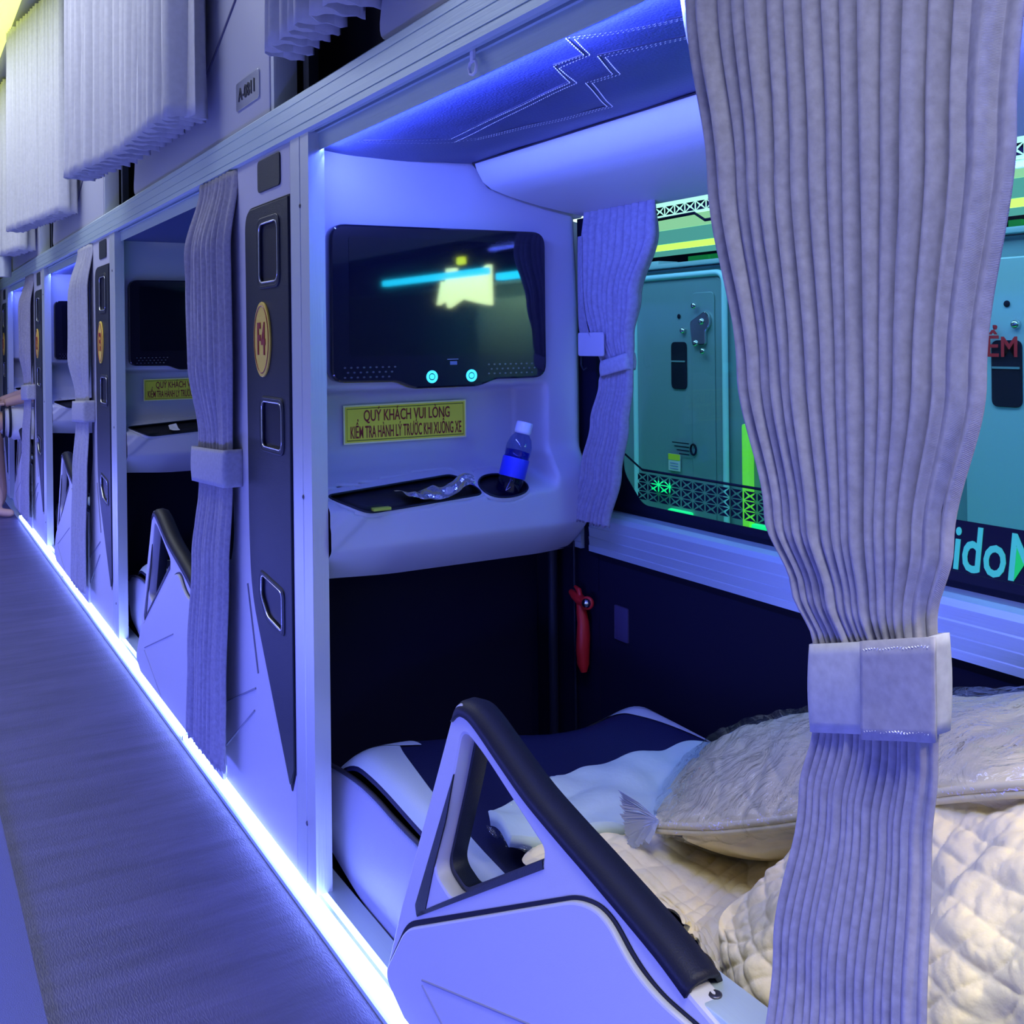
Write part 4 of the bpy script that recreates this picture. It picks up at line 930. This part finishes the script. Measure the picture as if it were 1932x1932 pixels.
lit_y = mat('lit_cream_sign', (1,.9,.5), .5, emit=(1.0,.85,.42), es=22)
sg = shape('lit_sign', [[(-.44,1.10),(-.40,1.20),(-.36,1.19),(-.35,1.25),(-.28,1.25),(-.27,1.205),(-.12,1.21),(.0,1.245),(.01,1.245),(.015,1.085),(-.10,1.10),(-.22,1.12),(-.34,1.085),(-.36,1.12)]], 'YZ', 1.38, .02, lit_y)
tag(recenter(sg), 'cream-yellow lit sign in the yard behind the viewer, mirrored in the black screen', 'sign')
tag(recenter(bx('square_lamp', 1.37, 1.39, -.255, -.205, 1.262, 1.292, mat('lit_yellow_square', (1,.9,.1), .5, emit=(1.0,.80,.02), es=16), None, .004)), 'small square yellow lamp in the yard behind the viewer', 'light')
# ------------------------------------------------------------------ seated person
def skinned(name, chains, m, parent, sub=2):
    vs_, es, rad = [], [], []
    for ch in chains:
        start = None
        for k, (p, r) in enumerate(ch):
            idx = next((i for i, q in enumerate(vs_) if (Vector(q)-Vector(p)).length < 1e-5), None)
            if idx is None: vs_.append(p); rad.append(r); idx = len(vs_)-1
            if start is not None: es.append((start, idx))
            start = idx
    me = bpy.data.meshes.new(name); me.from_pydata(vs_, es, []); o = link(name, me, m, parent)
    md = o.modifiers.new('sk', 'SKIN'); md.use_smooth_shade = True
    for i, v in enumerate(me.skin_vertices[0].data): v.radius = (rad[i], rad[i]); v.use_root = (i == 0)
    sb = o.modifiers.new('sb', 'SUBSURF'); sb.levels = sub; sb.render_levels = sub
    return o
pr = thing('person', 'seated person in striped white shorts, bare leg down to the aisle floor, far left', 'person', (.2, 6.85, -.07))
Y = 6.95
body = skinned('body', [
    [((.22,Y,.46),.12), ((.24,Y,.60),.125), ((.25,Y,.78),.135), ((.25,Y,.90),.10), ((.24,Y,.98),.05), ((.22,Y,1.05),.085), ((.215,Y,1.13),.095), ((.22,Y,1.19),.06)],
    [((.22,Y,.46),.12), ((.14,Y-.10,.47),.085), ((-.18,Y-.14,.50),.062), ((-.16,Y-.14,.25),.050), ((-.115,Y-.13,.02),.033), ((-.13,Y-.14,-.035),.034), ((-.03,Y-.17,-.052),.022)],
    [((.22,Y,.46),.12), ((.14,Y+.10,.47),.085), ((-.12,Y+.16,.50),.062), ((-.10,Y+.16,.25),.050), ((-.07,Y+.16,.02),.033), ((-.085,Y+.16,-.035),.034), ((-.17,Y+.16,-.052),.022)],
    [((.25,Y,.90),.10), ((.24,Y-.19,.88),.055), ((.14,Y-.22,.66),.042), ((-.02,Y-.16,.62),.030), ((-.08,Y-.15,.60),.028)],
    [((.25,Y,.90),.10), ((.24,Y+.19,.88),.055), ((.14,Y+.22,.66),.042), ((-.02,Y+.16,.62),.030), ((-.08,Y+.15,.60),.028)]], M['skin'], pr)
for s_ in (-1, 1):
    for k in range(4):
        tube('finger', [(-.08, Y+s_*.15+(k-1.5)*.016, .60), (-.115, Y+s_*.15+(k-1.5)*.018, .598), (-.135, Y+s_*.15+(k-1.5)*.018, .580)], [.009,.008,.006], M['skin'], pr, 8)
    tube('thumb', [(-.06, Y+s_*.15-s_*.025, .60), (-.09, Y+s_*.15-s_*.045, .592)], [.010,.007], M['skin'], pr, 8)
skinned('shorts', [[((.22,Y,.50),.14), ((.22,Y,.45),.145), ((.14,Y-.10,.47),.105), ((-.12,Y-.135,.50),.098)], [((.22,Y,.45),.145), ((.14,Y+.10,.47),.105), ((-.02,Y+.14,.49),.100)]], M['shirt'], pr)['label'] = 'white shorts with black stripes'
for z in (0, 1):
    tube('shorts_stripe', [(-.085+z*.035+.002*math.cos(a), Y-.130+.094*math.cos(a), .497+.094*math.sin(a)) for a in [2*math.pi*i/28 for i in range(28)]], .0075, M['rubber'], pr, 6, closed=True)
skinned('shirt', [[((.23,Y,.52),.13), ((.24,Y,.62),.14), ((.25,Y,.80),.145), ((.25,Y,.90),.105)], [((.25,Y,.90),.105), ((.24,Y-.19,.88),.070), ((.19,Y-.21,.78),.062)], [((.25,Y,.90),.105), ((.24,Y+.19,.88),.070), ((.19,Y+.21,.78),.062)]], mat('dark_cotton', (.08,.08,.1), .8), pr)
hr = lathe('hair', [(.098,0),(.104,.04),(.098,.085),(.07,.12),(.03,.135),(0,.138)], (.235, Y, 1.10), (-.05,0,1), M['hair'], pr, 20)
for s_ in (-1, 1):
    lathe('eye', [(.010,0),(.009,.004),(0,.007)], (.130, Y+s_*.034, 1.11), (-1,0,0), M['hair'], pr, 10)
    tube('ear', [(.215, Y+s_*.094, 1.13), (.225, Y+s_*.104, 1.11), (.215, Y+s_*.096, 1.08)], .010, M['skin'], pr, 8)
tube('nose', [(.128, Y, 1.12), (.112, Y, 1.085), (.130, Y, 1.078)], [.008,.014,.008], M['skin'], pr, 8); tube('mouth', [(.140, Y-.025, 1.050), (.130, Y, 1.048), (.140, Y+.025, 1.050)], .006, M['redprint'], pr, 6)
